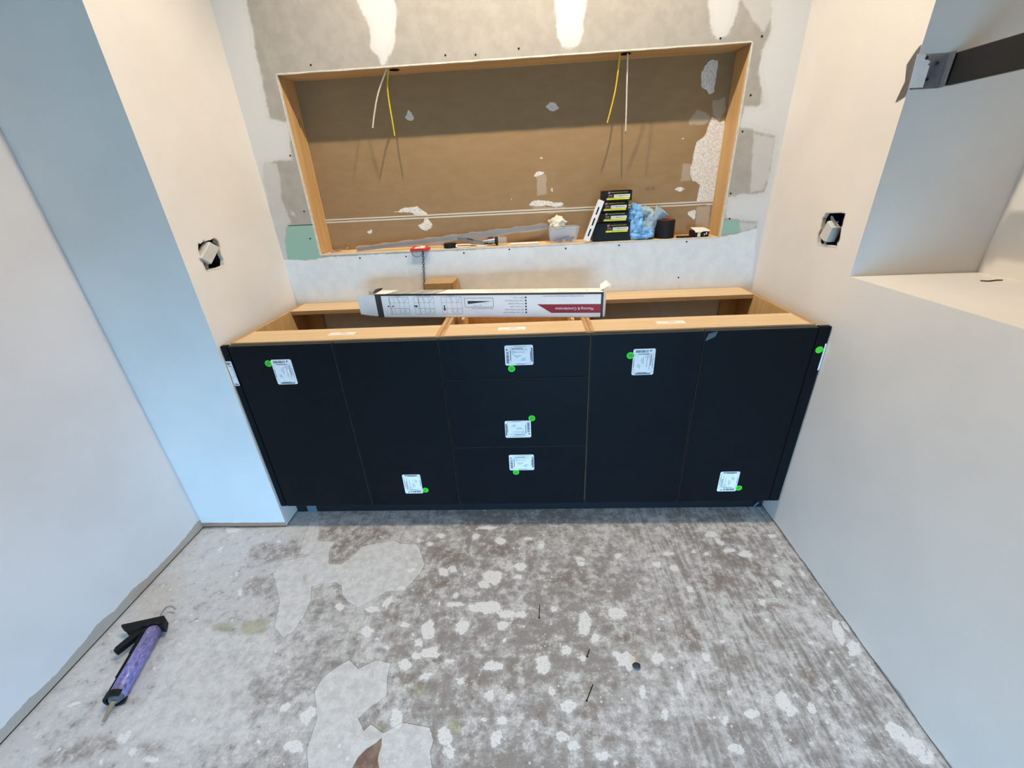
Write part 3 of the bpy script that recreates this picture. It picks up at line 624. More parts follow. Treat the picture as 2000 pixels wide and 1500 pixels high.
for z0, z1, (lx, lz), rot, dot in ((D1 + .0012, ZT, (1.089, .8037), 1, (1.060, .752, 18)), (D2 + .0012, D1 - .0012, (1.0728, .4928), 3, (1.128, .541, 17)), (ZB, D2 - .0012, (1.0808, .3327), 1, (1.056, .284, 16))):
    dr = front('drawer_front', G[2], G[3], z0, z1, t2); put_label(dr, lx, lz, rot, dot)
    mb = MB(); x0, x1 = G[2] + .03, G[3] - .03; zt = min(z1 - .03, z0 + .16)
    mb.box((x0, .03, z0 + .015), (x0 + .012, .50, zt)); mb.box((x1 - .012, .03, z0 + .015), (x1, .50, zt)); mb.box((x0, .488, z0 + .015), (x1, .50, zt)); mb.box((x0, .03, z0 + .015), (x1, .042, zt)); mb.box((x0, .03, z0 + .02), (x1, .50, z0 + .028))
    mb.build('drawer_box', MY, t2)
t3 = thing('base_cabinet', 'charcoal two-door base cabinet at the right end under the right wall outlet', 'cabinet', (G[3], .01, ZB))
carcass(t3, G[3], G[5], (1.638, .088))
d = front('door', G[3], G[4], ZB, ZT, t3); put_label(d, 1.530, .7635, 0, (1.482, .790, 22))
d = front('door', G[4], G[5] - .001, ZB, ZT, t3); put_label(d, 1.9218, .2195, 2, (1.970, .185, 3))
mb = MB(); mb.add([(1.733, -.0008, .835), (1.741, -.0008, .863), (1.771, -.0008, .870), (1.763, -.004, .852)], [[0, 1, 2, 3]]); mb.build('peeling_film', M_film, d, recalc=False)
for nm, x0, x1, lab in (('left', .0035, G[0], 'narrow charcoal filler strip against the left alcove wall'), ('right', G[5], XR - .001, 'narrow charcoal filler strip against the right wall')):
    t = thing('filler_strip', lab, 'filler strip', ((x0 + x1) / 2, .01, ZB))
    mb = MB(); mb.box((x0, .0006, ZB), (x1 - .0012, .019, ZT + .001), 0, .0009); o = mb.build('strip', [M_dark, M_dedge], t)
    if nm == 'left':
        m2 = label_mesh(0, 0, 0); m2.M = T(.0135, .0002, .764) @ Matrix.Diagonal((.27, 1, 1, 1)); m2.build('paper_label', [M_paper, M_ink], t, recalc=False)
    else:
        mb = MB(); mb.lathe([(.0128, 0), (.0128, .0004)], 20, 0, M=T(2.1255, .0004, .790) @ RX(PI / 2)); mb.build('round_sticker', [M_green], t, recalc=False)
        mb = MB(); mb.box((2.1395, -.0002, .712), (2.1452, .0002, .812)); mb.build('paper_label', M_paper, t)
        mb = MB(); mb.box((2.1385, -.0006, ZB - .0006), (2.1456, .008, ZB + .004)); mb.build('chipped_corner', M_steel, t)
mb = MB(); mb.org = Vector((0, .086, 0)); mb.box((.004, .086, .001), (XR - .004, .098, ZB - .001), bev=.001)
tag(mb.build('toe_kick', M_toe), 'black recessed toe kick board under the cabinets', 'toe kick')
mb = MB(); mb.org = Vector((.06, .085, .0)); mb.box((.055, .0848, .002), (.10, .0856, .10)); tag(mb.build('tape_strip', M_film), 'small clear tape strip on the toe kick near the left wall', 'tape')
mb = MB(); q = [hit(1469, 991, 1, .084), hit(1473, 991, 1, .084), hit(1484, 981, 1, .07), hit(1479, 981, 1, .07)]
mb.org = Vector(q[0]); mb.add([tuple(a) for a in q] + [tuple(a + np.array([0, .0006, 0])) for a in q], [[0, 1, 2, 3], [7, 6, 5, 4], [0, 4, 5, 1], [1, 5, 6, 2], [2, 6, 7, 3], [3, 7, 4, 0]])
tag(mb.build('film_scrap', M_film), 'pale scrap of film leaning on the toe kick by the right wall', 'film scrap')

# ================================================================== LONG WHITE CARTON
LB0 = Vector((.501, .280, ZW + .0006)); LB1 = Vector((1.408, .173, ZW + .0006)); dirx = (LB1 - LB0); LEN = dirx.length; ang = math.atan2(dirx.y, dirx.x)
HB, DB = .097, .066
MLB = T(*LB0) @ RZ(ang)
t = thing('linear_drain_carton', 'long white carton with upside-down print and a red banner lying across the cabinets', 'carton', tuple(LB0 + dirx / 2))
mb = MB(MLB); th = .0012
mb.box((0, 0, 0), (LEN, th, HB)); mb.box((0, DB - th, 0), (LEN, DB, HB)); mb.box((0, 0, 0), (LEN, DB, th)); mb.box((0, 0, HB - th), (LEN, DB, HB)); mb.box((LEN - th, 0, 0), (LEN, DB, HB))
body = mb.build('carton_body', M_carton, t)
def qd(mb, pts, y, mi): mb.add([(x, y, z) for x, z in pts], [list(range(len(pts)))], mi)
def qt(mb, pts, z, mi): mb.add([(x, y, z) for x, y in pts], [list(range(len(pts)))], mi)
mb = MB(MLB); y = -.0004; H = HB
qd(mb, [(0, 0), (.026, 0), (.026, H), (0, H)], y, 0); qd(mb, [(.026, H - .0075), (LEN, H - .0075), (LEN, H), (.026, H)], y, 0); qd(mb, [(LEN - .009, 0), (LEN, 0), (LEN, H), (LEN - .009, H)], y, 0)
mb.build('dark_print_band', M_cartedge, body, recalc=False)
mb = MB(MLB)
qd(mb, [(LEN - .009, .018), (LEN - .009, .052), (LEN - .250, .052), (LEN - .195, .018)], y - .0002, 0)
FLIP = lambda x, z, yy=y - .0005: T(x, yy, z) @ RX(PI / 2) @ RZ(PI)
mb.text('Planning & Consideration', .0142, FLIP(LEN - .108, .0345, y - .0006), 1)
bn = mb.build('red_banner', [M_cartred, M_white], body, recalc=False); bn['label'] = 'red banner with white lettering'
mb = MB(MLB)
lines = ['36" Linear Shower Drain', 'AISI 304 stainless steel', '2" vertical outlet', 'Hair trap included', 'Load Class: Pedestrian', 'QTY : 1 set']
for i, s_ in enumerate(lines):
    z = .0195 + i * .0118; mb.text(s_, .0082, FLIP(.612, z), 0, 'LEFT'); qd(mb, [(.617, z - .003), (.623, z - .003), (.623, z + .004), (.617, z + .004)], y, 1)
mb.build('feature_list', [M_cartline, M_cartedge], body, recalc=False); mb = MB(MLB)
mb.text('Installation Position and Precautions for Linear Drain', .0072, FLIP(LEN - .150, .083), 0); mb.build('caption_print', [M_cartline, M_cartedge], body, recalc=False); mb = MB(MLB)
x0 = .376
def lineq(a, b, s_, mi=0, yy=y):
    a = Vector((a[0], 0, a[1])); b = Vector((b[0], 0, b[1])); n_ = (b - a).normalized(); p_ = Vector((-n_.z, 0, n_.x)) * s_ / 2
    mb.add([(q_.x, yy, q_.z) for q_ in (a - p_, b - p_, b + p_, a + p_)], [[0, 1, 2, 3]], mi)
for a, b in (((x0, .042), (x0 + .115, .042)), ((x0, .078), (x0 + .115, .078)), ((x0, .042), (x0, .078)), ((x0 + .115, .042), (x0 + .115, .078))): lineq(a, b, .0014, 1)
qd(mb, [(x0 + .012, .054), (x0 + .108, .0655), (x0 + .012, .0668)], y, 1); mb.text('slope of drain', .0066, FLIP(x0 + .05, .048), 0); mb.text('Recommended Position Chart', .0070, FLIP(x0 + .07, .036), 1); mb.build('slope_diagram', [M_cartline, M_cartedge], body, recalc=False)
for k_, (xc, cap) in enumerate(((.100, 'Centre'), (.207, 'Between Transition'), (.322, 'Entrance'))):
    mb = MB(MLB); a0, a1, b0, b1 = xc - .042, xc + .042, .014, .084
    for i in range(5): xx = a0 + i * .021; lineq((xx, b0), (xx, b1), .0009)
    for i in range(4): zz = b0 + i * .0233; lineq((a0, zz), (a1, zz), .0009)
    lineq((xc + .005, .062), (xc - .008, b1), .0012); lineq((xc + .022, .062), (xc + .040, b1), .0012)
    for cxx in (xc + .010, xc + .032):
        for i in range(8):
            t0, t1 = 2 * PI * i / 8, 2 * PI * (i + 1) / 8; lineq((cxx + .0085 * math.cos(t0), .027 + .010 * math.sin(t0)), (cxx + .0085 * math.cos(t1), .027 + .010 * math.sin(t1)), .0007)
    mb.text(cap, .0075, FLIP(xc, .0875), 0)
    if k_ < 2: lineq((xc - .036 + k_ * .016, .014), (xc - .040 + k_ * .016, .082), .0022)
    if k_ == 0:
        for s_ in (-1, 1): qd(mb, [(xc - .038 + s_ * .010, .042), (xc - .038 + s_ * .005, .0465), (xc - .038 + s_ * .010, .051), (xc - .038 + s_ * .014, .0465)], y, 1)
    elif k_ == 1: qd(mb, [(xc - .045, .044), (xc - .037, .044), (xc - .037, .040), (xc - .027, .0465), (xc - .037, .053), (xc - .037, .049), (xc - .045, .049)], y, 1)
    else: qd(mb, [(xc - .034, .050), (xc - .034, .036), (xc - .038, .036), (xc - .0315, .026), (xc - .025, .036), (xc - .029, .036), (xc - .029, .050)], y, 1)
    mb.build('layout_diagram', [M_cartline, M_cartedge], body, recalc=False)
mb = MB(MLB); z = HB + .0003   # printed top
def sl(a, b):
    mb = MB(MLB); qt(mb, [(a, .001), (b, .001), (b + .035, DB - .001), (a + .035, DB - .001)], z, 0); mb.build('grey_stripe', M_cartgrey, body, recalc=False)
sl(.046, .096); sl(.100, .152); sl(.156, .208); sl(.212, .224); sl(.229, .236); sl(.241, .260)
TOPF = lambda x, yy: T(x, yy, z + .0002) @ RZ(PI)
mb.text('36" Linear Shower Drain', .021, TOPF(.56, .046), 0); mb.text('Drain lineaire de douche', .017, TOPF(.56, .022), 0); mb.build('top_lettering', M_cartgrey, body, recalc=False); mb = MB(MLB)
for a, b in (((LEN - .17, .014), (LEN - .06, .016)), ((LEN - .17, .046), (LEN - .06, .048)), ((LEN - .17, .014), (LEN - .168, .048)), ((LEN - .062, .014), (LEN - .06, .048))): qt(mb, [a, (b[0], a[1]), b, (a[0], b[1])], z, 0)
mb.build('size_frame', M_cartgrey, body, recalc=False)
mb = MB(MLB)   # open flaps at the left end
mb.add([(0, 0, .004), (0, 0, HB - .004), (-.050, .012, HB - .008), (-.088, .016, HB - .010), (-.086, .016, .008), (-.045, .012, .004)], [[0, 1, 2, 5], [2, 3, 4, 5]]); mb.build('end_flap', M_carton, body, recalc=False)
mb = MB(MLB); mb.add([(0, DB, .01), (0, DB, HB), (-.06, DB + .004, HB + .002), (-.06, DB + .004, .012)], [[0, 1, 2, 3]]); mb.build('end_flap', M_carton, body, recalc=False)
mb = MB(MLB); mb.add([(0, .002, HB), (0, DB - .002, HB), (-.014, DB - .006, HB + .008), (-.010, .008, HB + .004), (-.006, .030, HB + .013), (.010, DB, HB + .010)], [[0, 3, 4], [0, 4, 1], [1, 4, 2], [1, 2, 5]]); mb.build('top_flap', M_cartedge, body, recalc=False)
mb = MB(MLB); mb.add([(LEN, 0, 0), (LEN, 0, HB), (LEN + .010, .02, HB), (LEN + .010, .02, 0)], [[0, 1, 2, 3]]); mb.add([(LEN - .012, .02, HB + .001), (LEN + .016, .02, HB + .018), (LEN + .010, DB, HB + .03), (LEN - .012, DB, HB + .014)], [[0, 1, 2, 3]]); mb.add([(LEN + .016, .02, HB + .018), (LEN + .024, .022, HB + .004), (LEN + .030, DB, HB + .012), (LEN + .010, DB, HB + .03)], [[0, 1, 2, 3]]); mb.build('torn_end', M_carton, body, recalc=False)

# brown carton on the back rail
bb = Vector((.735, .49, ZW + .0005)); Mb = T(*bb) @ RZ(math.radians(-3))
t = thing('small_carton', 'small brown cardboard carton standing behind the long white carton', 'carton', tuple(bb))
mb = MB(Mb); Wc, Dc, Hc = .130, .115, .098
mb.box((-Wc / 2, -Dc / 2, 0), (Wc / 2, Dc / 2, Hc), bev=.0012); mb.build('carton_body', M_kraft, t)
mb = MB(Mb); mb.add([(Wc / 2, -Dc / 2 + .002, Hc - .001), (Wc / 2, Dc / 2 - .002, Hc - .001), (Wc / 2 + .014, Dc / 2 - .004, .03), (Wc / 2 + .012, -Dc / 2 + .02, .012), (Wc / 2 + .003, -Dc / 2 + .004, .03)], [[0, 1, 2, 3, 4]]); mb.build('side_flap', M_kraft, t, recalc=False)
mb = MB(Mb); mb.box((-Wc / 2 - .0006, -Dc / 2 - .0008, Hc * .2), (-Wc / 2 + .004, -Dc / 2, Hc)); mb.build('fold_slot', M_kraftd, t); mb = MB(Mb); mb.box((Wc / 2 - .004, -Dc / 2 - .0008, 0), (Wc / 2 - .001, -Dc / 2, Hc)); mb.build('fold_slot', M_kraftd, t)

# ================================================================== CABLES
def smooth_path(pts, n=8):
    out = []; P = [Vector(q) for q in pts]; P = [P[0] * 2 - P[1]] + P + [P[-1] * 2 - P[-2]]
    for i in range(1, len(P) - 2):
        for k in range(n):
            t_ = k / n; a, b, c, d_ = P[i - 1], P[i], P[i + 1], P[i + 2]
            out.append(.5 * (2 * b + (c - a) * t_ + (2 * a - 5 * b + 4 * c - d_) * t_ * t_ + (3 * b - a - 3 * c + d_) * t_ ** 3))
    out.append(P[-2]); return out
def cable(px, m, lab, y0, y1, rad=.0042):
    pts = []; n = len(px)
    for i, (u, v) in enumerate(px): pts.append(hit(u, v, 1, y0 + (y1 - y0) * i / (n - 1)))
    top = Vector(pts[0]); top.z = OT + .006; path = smooth_path([top] + pts[1:])
    t_ = thing('electrical_cable', lab, 'cable', tuple(path[-1]))
    mb = MB(); mb.tube(path, rad, 8, flat=.7); mb.build('jacket', m, t_, smooth=True)
    dn = (path[-1] - path[-2]).normalized(); mb = MB(); mb.tube([path[-1] - dn * .001, path[-1] + dn * .010], .0012, 6); mb.build('copper_tip', M_copper, t_)
cable([(757, 134), (746, 160), (737, 190), (731, 225), (728, 250)], M_cable, 'white electrical cable hanging at the left of the recess', YB + .03, YB + .04)
cable([(759, 134), (757, 170), (761, 205), (767, 240), (771, 265)], M_yellow, 'yellow electrical cable hanging at the left of the recess', YB + .035, YB + .05)
cable([(1211, 105), (1207, 140), (1202, 175), (1194, 210), (1186, 240)], M_yellow, 'yellow electrical cable hanging at the right of the recess', YB + .03, YB + .045)
cable([(1226, 102), (1225, 140), (1224, 180), (1223, 220), (1222, 256)], M_cable, 'white electrical cable hanging at the right of the recess', YB + .035, YB + .05)

# ================================================================== OUTLETS
def wallpt(u, v, x): q = hit(u, v, 0, x); return Vector(q)
def ebox(name, lab, loop, x0, sgn, boxm, corners, strap1, strap2, depth=.07):
    P = np.array(loop); c = P.mean(0); t_ = thing(name, lab, 'outlet', (x0, c[0], c[1]))
    a0, b0 = P.min(0) - .004; a1, b1 = P.max(0) + .004; xi, xo = x0 + sgn * .0132, x0 + sgn * depth
    mb = MB(); mb.box((xo, a0, b0), (xo + sgn * .003, a1, b1)); mb.box((xi, a0 - .003, b0), (xo, a0, b1)); mb.box((xi, a1, b0), (xo, a1 + .003, b1)); mb.box((xi, a0, b0 - .003), (xo, a1, b0)); mb.box((xi, a0, b1), (xo, a1, b1 + .003))
    mb.build('box', boxm, t_)
    # device: prism between outline in front and the same set back
    f = [wallpt(u, v, x0 - sgn * .010) for u, v in corners]; cc = sum(f, Vector()) / len(f); n_ = len(f)
    mid = [q + Vector((sgn * .005, 0, 0)) + (q - cc) * .06 for q in f]; bk = [q + Vector((sgn * .022, 0, 0)) for q in mid]
    mb = MB(); mb.add(f + mid + bk, [list(range(n_)), [2 * n_ + i for i in range(n_)][::-1]] + [[i, (i + 1) % n_, n_ + (i + 1) % n_, n_ + i] for i in range(n_)] + [[n_ + i, n_ + (i + 1) % n_, 2 * n_ + (i + 1) % n_, 2 * n_ + i] for i in range(n_)])
    mb.build('device', M_device, t_)
    for st in (strap1, strap2):
        q = [wallpt(u, v, x0 + sgn * .004) for u, v in st]; b = [x + Vector((sgn * .0015, 0, 0)) for x in q]; n_ = len(q)
        mb = MB(); mb.add(q + b, [list(range(n_)), [n_ + i for i in range(n_)][::-1]] + [[i, (i + 1) % n_, n_ + (i + 1) % n_, n_ + i] for i in range(n_)]); o = mb.build('mounting_strap', M_metal, t_)
    mb = MB(); r_ = random.Random(2)
    for k_ in range(3):
        y_ = a0 + (a1 - a0) * (.3 + .2 * k_); zc = (b0 + b1) / 2
        mb.tube(smooth_path([(xo, y_, b0 + .02), (xo - sgn * .03, y_ + .012, b0 + .035), (xi + sgn * .018, y_ - .006, zc - .01), (xi + sgn * .02, y_, zc + .01)], 5), .0018, 6)
    mb.build('wire', M_copper, t_, smooth=True)
cl = lambda pts: crop(360, 440, 15, pts); cr = lambda pts: crop(1570, 400, 15, pts)
ebox('outlet', 'unfinished grey outlet loose in a ragged hole in the left alcove wall', LH, 0, -1, M_greybox, cl([(770,500),(1035,650),(800,1120),(520,950)]), cl([(850,390),(930,400),(1110,540),(1080,600),(1030,620),(830,490)]), cl([(590,1090),(700,1150),(720,1280),(650,1300)]))
ebox('outlet', 'unfinished outlet in a blue box cut into the right wall', RH, XR, 1, M_bluebox, cr([(690,490),(790,650),(840,680),(650,1080),(560,1050),(460,910)]), cr([(790,320),(840,330),(930,500),(1010,480),(990,540),(880,600),(780,430)]), cr([(580,1080),(660,1090),(650,1150),(590,1150)]))

# ================================================================== NICHE BAR
t = thing('steel_bar', 'black steel bar fixed across the opening of the right wall niche', 'bar', (2.24, NY, 1.53))
mb = MB(); mb.box((2.226, NE + .002, 1.531), (2.246, NY - .006, 1.600), bev=.002); mb.build('bar', M_bar, t)
mb = MB(); mb.box((2.130 + .02, NY - .0018, 1.528), (2.2245, NY - .0002, 1.603)); mb.box((2.2195, NY - .020, 1.528), (2.2225, NY - .0002, 1.603), bev=.0005); pt_ = mb.build('end_plate', M_metal, t)
qs = [(1358,715),(1470,722),(1450,790),(1540,800),(1500,870),(1520,880),(1420,1165),(1240,1170)]
mb = MB(); q = [Vector(hit(u, v, 1, NY - .0026)) for u, v in crop(1740, 0, 6.82, [(355,720),(470,722),(460,780),(530,820),(490,860),(515,880),(425,1165),(240,1172)])]
mb.add(q + [x + Vector((0, .0006, 0)) for x in q], [list(range(8)), [8 + i for i in range(8)][::-1]] + [[i, (i + 1) % 8, 8 + (i + 1) % 8, 8 + i] for i in range(8)]); mb.build('paint_smear', M_paper, t)
mb = MB(); mb.add([(XR - .0016, NY + .001, 1.515), (XR - .0016, NY + .030, 1.505), (XR - .0016, NY + .018, 1.55), (XR - .0016, NY + .030, 1.588), (XR - .0016, NY + .012, 1.615), (XR - .0016, NY + .001, 1.625)], [[0, 1, 2, 3, 4, 5]])
mb.build('bent_tab', M_metal, t, recalc=False)
for u, v in crop(1740, 0, 6.82, [(615, 840), (480, 1055), (480, 770)]):
    q = hit(u, v, 1, NY - .003); mb = MB(); mb.lathe([(.0042, 0), (.0036, .0012), (.001, .0014)], 10, M=T(*q) @ RX(PI / 2)); mb.build('rivet', M_bar, t)
q0, q1 = hit(1915, 548, 2, SZ + .002), hit(1958, 547, 2, SZ + .002)
mb = MB(); a, b = Vector(q0), Vector(q1); mb.org = a; s_ = (b - a).cross(Vector((0, 0, 1))).normalized()
mb.tube(smooth_path([a, a.lerp(b, .25) + s_ * .006, a.lerp(b, .5) + s_ * .003, a.lerp(b, .75) - s_ * .002, b]), .0022, 6, flat=.6); tag(mb.build('bent_wire', M_blackmat, smooth=True), 'short bent dark strip lying on the right niche ledge', 'wire scrap')

# ================================================================== THINGS ON THE RECESS SILL
ZS = OB + .0004
# screw boxes
def screw_box(cx, z0, w_, h_, dp, yfront, lab, rz, off):
    M_ = T(cx, yfront, z0) @ RZ(rz); t_ = thing('screw_box', lab, 'box', (cx, yfront + dp / 2, z0), 'black screw boxes stacked on the sill')
    mb = MB(M_); mb.box((-w_ / 2, 0, 0), (w_ / 2, dp, h_ - .004), bev=.0012); mb.build('carton', M_black, t_)
    mb = MB(M_); mb.box((-w_ / 2 + .004, .001, h_ - .005), (w_ / 2 + .001, dp - .001, h_ - .0028)); mb.add([(-w_ / 2 + .01, 0, h_ - .004), (w_ / 2 - .004, 0, h_ - .004), (w_ / 2 - .006, -.006, h_ - .001), (-w_ / 2 + .04, -.004, h_ - .0005)], [[0, 1, 2, 3]]); mb.build('lid_flap', M_blackmat, t_, recalc=False)
    x1 = w_ / 2 - .008; x0 = x1 - .098; zt = h_ - .009 - off; y_ = -.0005; mb = MB(M_)
    qd(mb, [(x0, zt - .030), (x1 - .002, zt - .030), (x1 - .002, zt - .0235), (x0, zt - .0235)], y_, 0)
    qd(mb, [(x0 + .030, zt - .0225), (x1, zt - .0225), (x1, zt - .010), (x0 + .030, zt - .010)], y_, 1)
    qd(mb, [(x0 + .005, zt - .006), (x0 + .014, zt - .006), (x0 + .016, zt + .002), (x0 + .007, zt + .002)], y_, 2)
    mb.text('CONSTRUCTION SCREW', .0062, T(x0 + .054, y_, zt - .002) @ RX(PI / 2), 0); mb.text('GOLD', .006, T(x0 + .015, y_, zt - .013) @ RX(PI / 2), 1); mb.text('#8 x 2-1/2 in', .004, T(x0 + .016, y_, zt - .020) @ RX(PI / 2), 1)
    qd(mb, [(x0 + .052, zt - .0185), (x0 + .056, zt - .0172), (x1 - .006, zt - .0168), (x1 - .006, zt - .0155), (x0 + .056, zt - .0150), (x0 + .052, zt - .0138)], y_ - .0002, 3)
    mb.text('SCREWS', .0055, T(x0 + .042, y_ - .0002, zt - .0162) @ RX(PI / 2), 3); mb.text('EXTERIOR   FLAT HEAD   1 LB', .0036, T(x0 + .05, y_ - .0002, zt - .0268) @ RX(PI / 2), 3)
    p_ = mb.build('printed_label', [M_yprint, M_wprint, M_pprint, M_blackmat], t_, recalc=False); p_['label'] = 'yellow and white printed panel'
ybx = YB + .022
screw_box(1.500, ZS, .160, .078, .085, ybx, 'wide black screw box at the bottom of the stack on the sill', .02, .002)
screw_box(1.511, ZS + .0775, .118, .043, .080, ybx + .004, 'black screw box with yellow label, second from the bottom of the stack', -.02, -.002)
screw_box(1.508, ZS + .120, .118, .043, .080, ybx + .003, 'black screw box with yellow label, third from the bottom of the stack', .03, -.002)
screw_box(1.516, ZS + .1625, .122, .043, .080, ybx - .002, 'black screw box with yellow label on top of the stack', -.02, -.002)
# white slotted strip leaning on the stack
M_ = T(1.376, YB + .003, ZS + .0125) @ RY(math.radians(20)); t = thing('slotted_strip', 'white plastic strip with three slots leaning on the black screw boxes', 'level', (1.378, YB + .01, ZS))
mb = MB(M_); Ls = .172; wS = .026
for a, b in ((0, .02), (.052, .066), (.098, .112), (.144, Ls)): mb.box((.0095, 0, a), (wS - .0095, .012, b))
mb.box((0, 0, 0), (.0095, .012, Ls)); mb.box((wS - .0095, 0, 0), (wS, .012, Ls)); mb.build('strip', M_white, t)
for a, b in ((.02, .052), (.066, .098), (.112, .144)): mb = MB(M_); mb.box((.0095, .0085, a), (wS - .0095, .0105, b)); mb.build('slot', M_blackmat, t)
# tub
t = thing('clear_tub', 'clear plastic tub holding dark blue pieces on the recess sill', 'tub', (1.288, YB + .06, ZS))
mb = MB(); x0, x1, y0, y1, z0, z1 = 1.229, 1.345, YB + .028, YB + .098, ZS, ZS + .066; g = .008
b_ = [(x0, y0, z0), (x1, y0, z0), (x1, y1, z0), (x0, y1, z0)]; tp = [(x0 - .003, y0 - .004, z1), (x1 + g + .006, y0 - .004, z1), (x1 + g, y1, z1), (x0 - .003, y1, z1)]
mb.add(b_ + tp, [[0, 1, 2, 3], [0, 1, 5, 4], [1, 2, 6, 5], [2, 3, 7, 6], [3, 0, 4, 7]]); mb.build('tub_wall', M_clear, t, recalc=False)
mb = MB(); P = [Vector(q) for q in tp] + [Vector(tp[0])]; mb.tube(P, .0022, 6); mb.build('rim', M_clear, t)
for k_ in range(7):
    mb = MB(); r_ = random.Random(k_); x = x0 + .012 + r_.random() * .075; mb.tube([(x, y0 + .012 + r_.random() * .04, z0 + .006 + k_ * .002), (x + r_.uniform(.02, .035), y0 + .012 + r_.random() * .045, z0 + .005 + r_.random() * .018)], .0045, 8); mb.build('blue_anchor', M_bluebox, t, smooth=True)
def blob(name, center, size, m, seed, parent=None, amp=.35, freq=3.0, sub=4, floor_z=None):
    bm = bmesh.new(); bmesh.ops.create_icosphere(bm, subdivisions=sub, radius=1.0)
    for v in bm.verts:
        q = v.co.copy(); n1 = mnoise.noise(q * freq * .5 + Vector((seed, 0, 0))); n2 = abs(mnoise.noise(q * freq + Vector((0, seed, 0)))); n3 = abs(mnoise.noise(q * freq * 2.3 + Vector((0, 0, seed))))
        fo = 1 - abs(math.sin(5.5 * q.dot(Vector((.5, .35, .8))) + 5 * n1 + seed)); k_ = 1 + amp * (n1 * .9 + (.30 - n2) * .7 + (.3 - n3) * .5 + (fo ** 2 - .3) * .42); v.co = Vector((q.x * size[0] * k_ + center[0], q.y * size[1] * k_ + center[1], q.z * size[2] * k_ + center[2]))
        if floor_z is not None and v.co.z < floor_z: v.co.z = floor_z + .0004
    mb = MB(); bm.verts.index_update(); mb.org = Vector((center[0], center[1], floor_z or center[2])); mb.add([v.co for v in bm.verts], [[v.index for v in f.verts] for f in bm.faces]); bm.free()
    o = mb.build(name, m, parent); o.data.polygons.foreach_set('use_smooth', [True] * len(o.data.polygons)); return o
tag(blob('crumpled_paper', (1.262, YB + .070, ZS + .080), (.036, .026, .026), M_cream, 3.3, amp=.5, freq=3.5), 'crumpled cream paper on top of the clear tub', 'paper')
# rags
t = thing('blue_rag', 'bright blue microfibre rag slumped beside the black screw boxes', 'rag', (1.63, YB + .055, ZS))
blob('upper_fold', (1.605, YB + .060, ZS + .108), (.030, .030, .042), M_blue, 1.7, t, .55, 2.6)
blob('middle_fold', (1.612, YB + .050, ZS + .060), (.028, .034, .046), M_blue, 5.1, t, .55, 2.8)
blob('lower_fold', (1.640, YB + .048, ZS + .024), (.052, .036, .028), M_blue, 9.4, t, .5, 2.6, floor_z=ZS)
t = thing('grey_rag', 'pale grey-blue crumpled cloth between the blue rag and the black roll', 'rag', (1.68, YB + .075, ZS))
blob('crumpled_body', (1.672, YB + .078, ZS + .062), (.038, .030, .048), M_greycl, 2.2, t, .55, 2.6)
blob('top_fold', (1.652, YB + .085, ZS + .110), (.030, .026, .020), M_greycl, 7.7, t, .5, 2.6)
mb = MB(); M_ = T(1.690, YB + .072, ZS + .070) @ RY(math.radians(38)) @ RX(math.radians(10)); seg = 28; vs = []
for i, (r_, z_) in enumerate(((.018, 0), (.021, .02), (.027, .04), (.034, .058), (.033, .0585), (.024, .038))):
    for k_ in range(seg):
        a = 2 * PI * k_ / seg; w_ = 1 + .10 * math.sin(a * 3 + i) + .05 * math.sin(a * 7); vs.append((r_ * math.cos(a) * w_, r_ * math.sin(a) * w_, z_))
mb.add(vs, [[i * seg + k_, i * seg + (k_ + 1) % seg, (i + 1) * seg + (k_ + 1) % seg, (i + 1) * seg + k_] for i in range(5) for k_ in range(seg)], 0, M_); o = mb.build('flared_cuff', M_greycl, t, smooth=True)
# black roll
t = thing('abrasive_roll', 'black upright roll with a red-brown top beside the grey cloth', 'roll', (1.742, YB + .062, ZS))
mb = MB(T(1.742, YB + .062, ZS)); mb.lathe([(.041, 0), (.042, .001), (.042, .074), (.0415, .075)], 32); mb.build('outer_wrap', M_black, t, smooth=True)
mb = MB(T(1.742, YB + .062, ZS + .0751)); mb.lathe([(.040, 0), (.040, .0012), (.012, .0014), (.010, 0)], 28); mb.build('red_core', M_redbrown, t, smooth=True)
# washer-like thing, small printed box
t = thing('flat_bracket', 'small flat black ring bracket lying on the sill beside the roll', 'bracket', (1.823, YB + .035, ZS))
mb = MB(); mb.torus(.016, .0028, T(1.810, YB + .04, ZS + .003), sx=1.1); mb.torus(.015, .0028, T(1.838, YB + .04, ZS + .003), sx=1.1); mb.build('ring', M_black, t, smooth=True)
mb = MB(); mb.box((1.79, YB + .028, ZS + .0002), (1.858, YB + .034, ZS + .005), bev=.0008); mb.build('tab', M_black, t)
t = thing('printed_box', 'small black and white printed box at the right end of the sill', 'box', (1.892, YB + .05, ZS))
M_ = T(1.892, YB + .05, ZS) @ RZ(.15); mb = MB(M_); mb.box((-.033, -.024, 0), (.033, .026, .026), bev=.001); mb.build('carton', M_black, t)
mb = MB(M_); mb.add([(-.034, -.026, .026), (.034, -.026, .027), (.033, .027, .034), (-.030, .027, .037)], [[0, 1, 2, 3]]); mb.add([(-.034, -.026, .026), (.034, -.026, .027), (.034, -.027, .022), (.004, -.027, .023), (-.01, -.027, .018), (-.034, -.027, .021)], [[0, 1, 2, 3, 4, 5]]); mb.build('lid_flap', M_wprint, t, recalc=False)
mb = MB(M_)
for a, b, c_, d_ in ((-.020, -.006, .001, .017), (.010, .014, .006, .013), (.018, .024, .009, .018)): qd(mb, [(a, c_), (b, c_), (b, d_), (a, d_)], -.0245, 0)
mb.build('printed_mark', M_wprint, t, recalc=False)
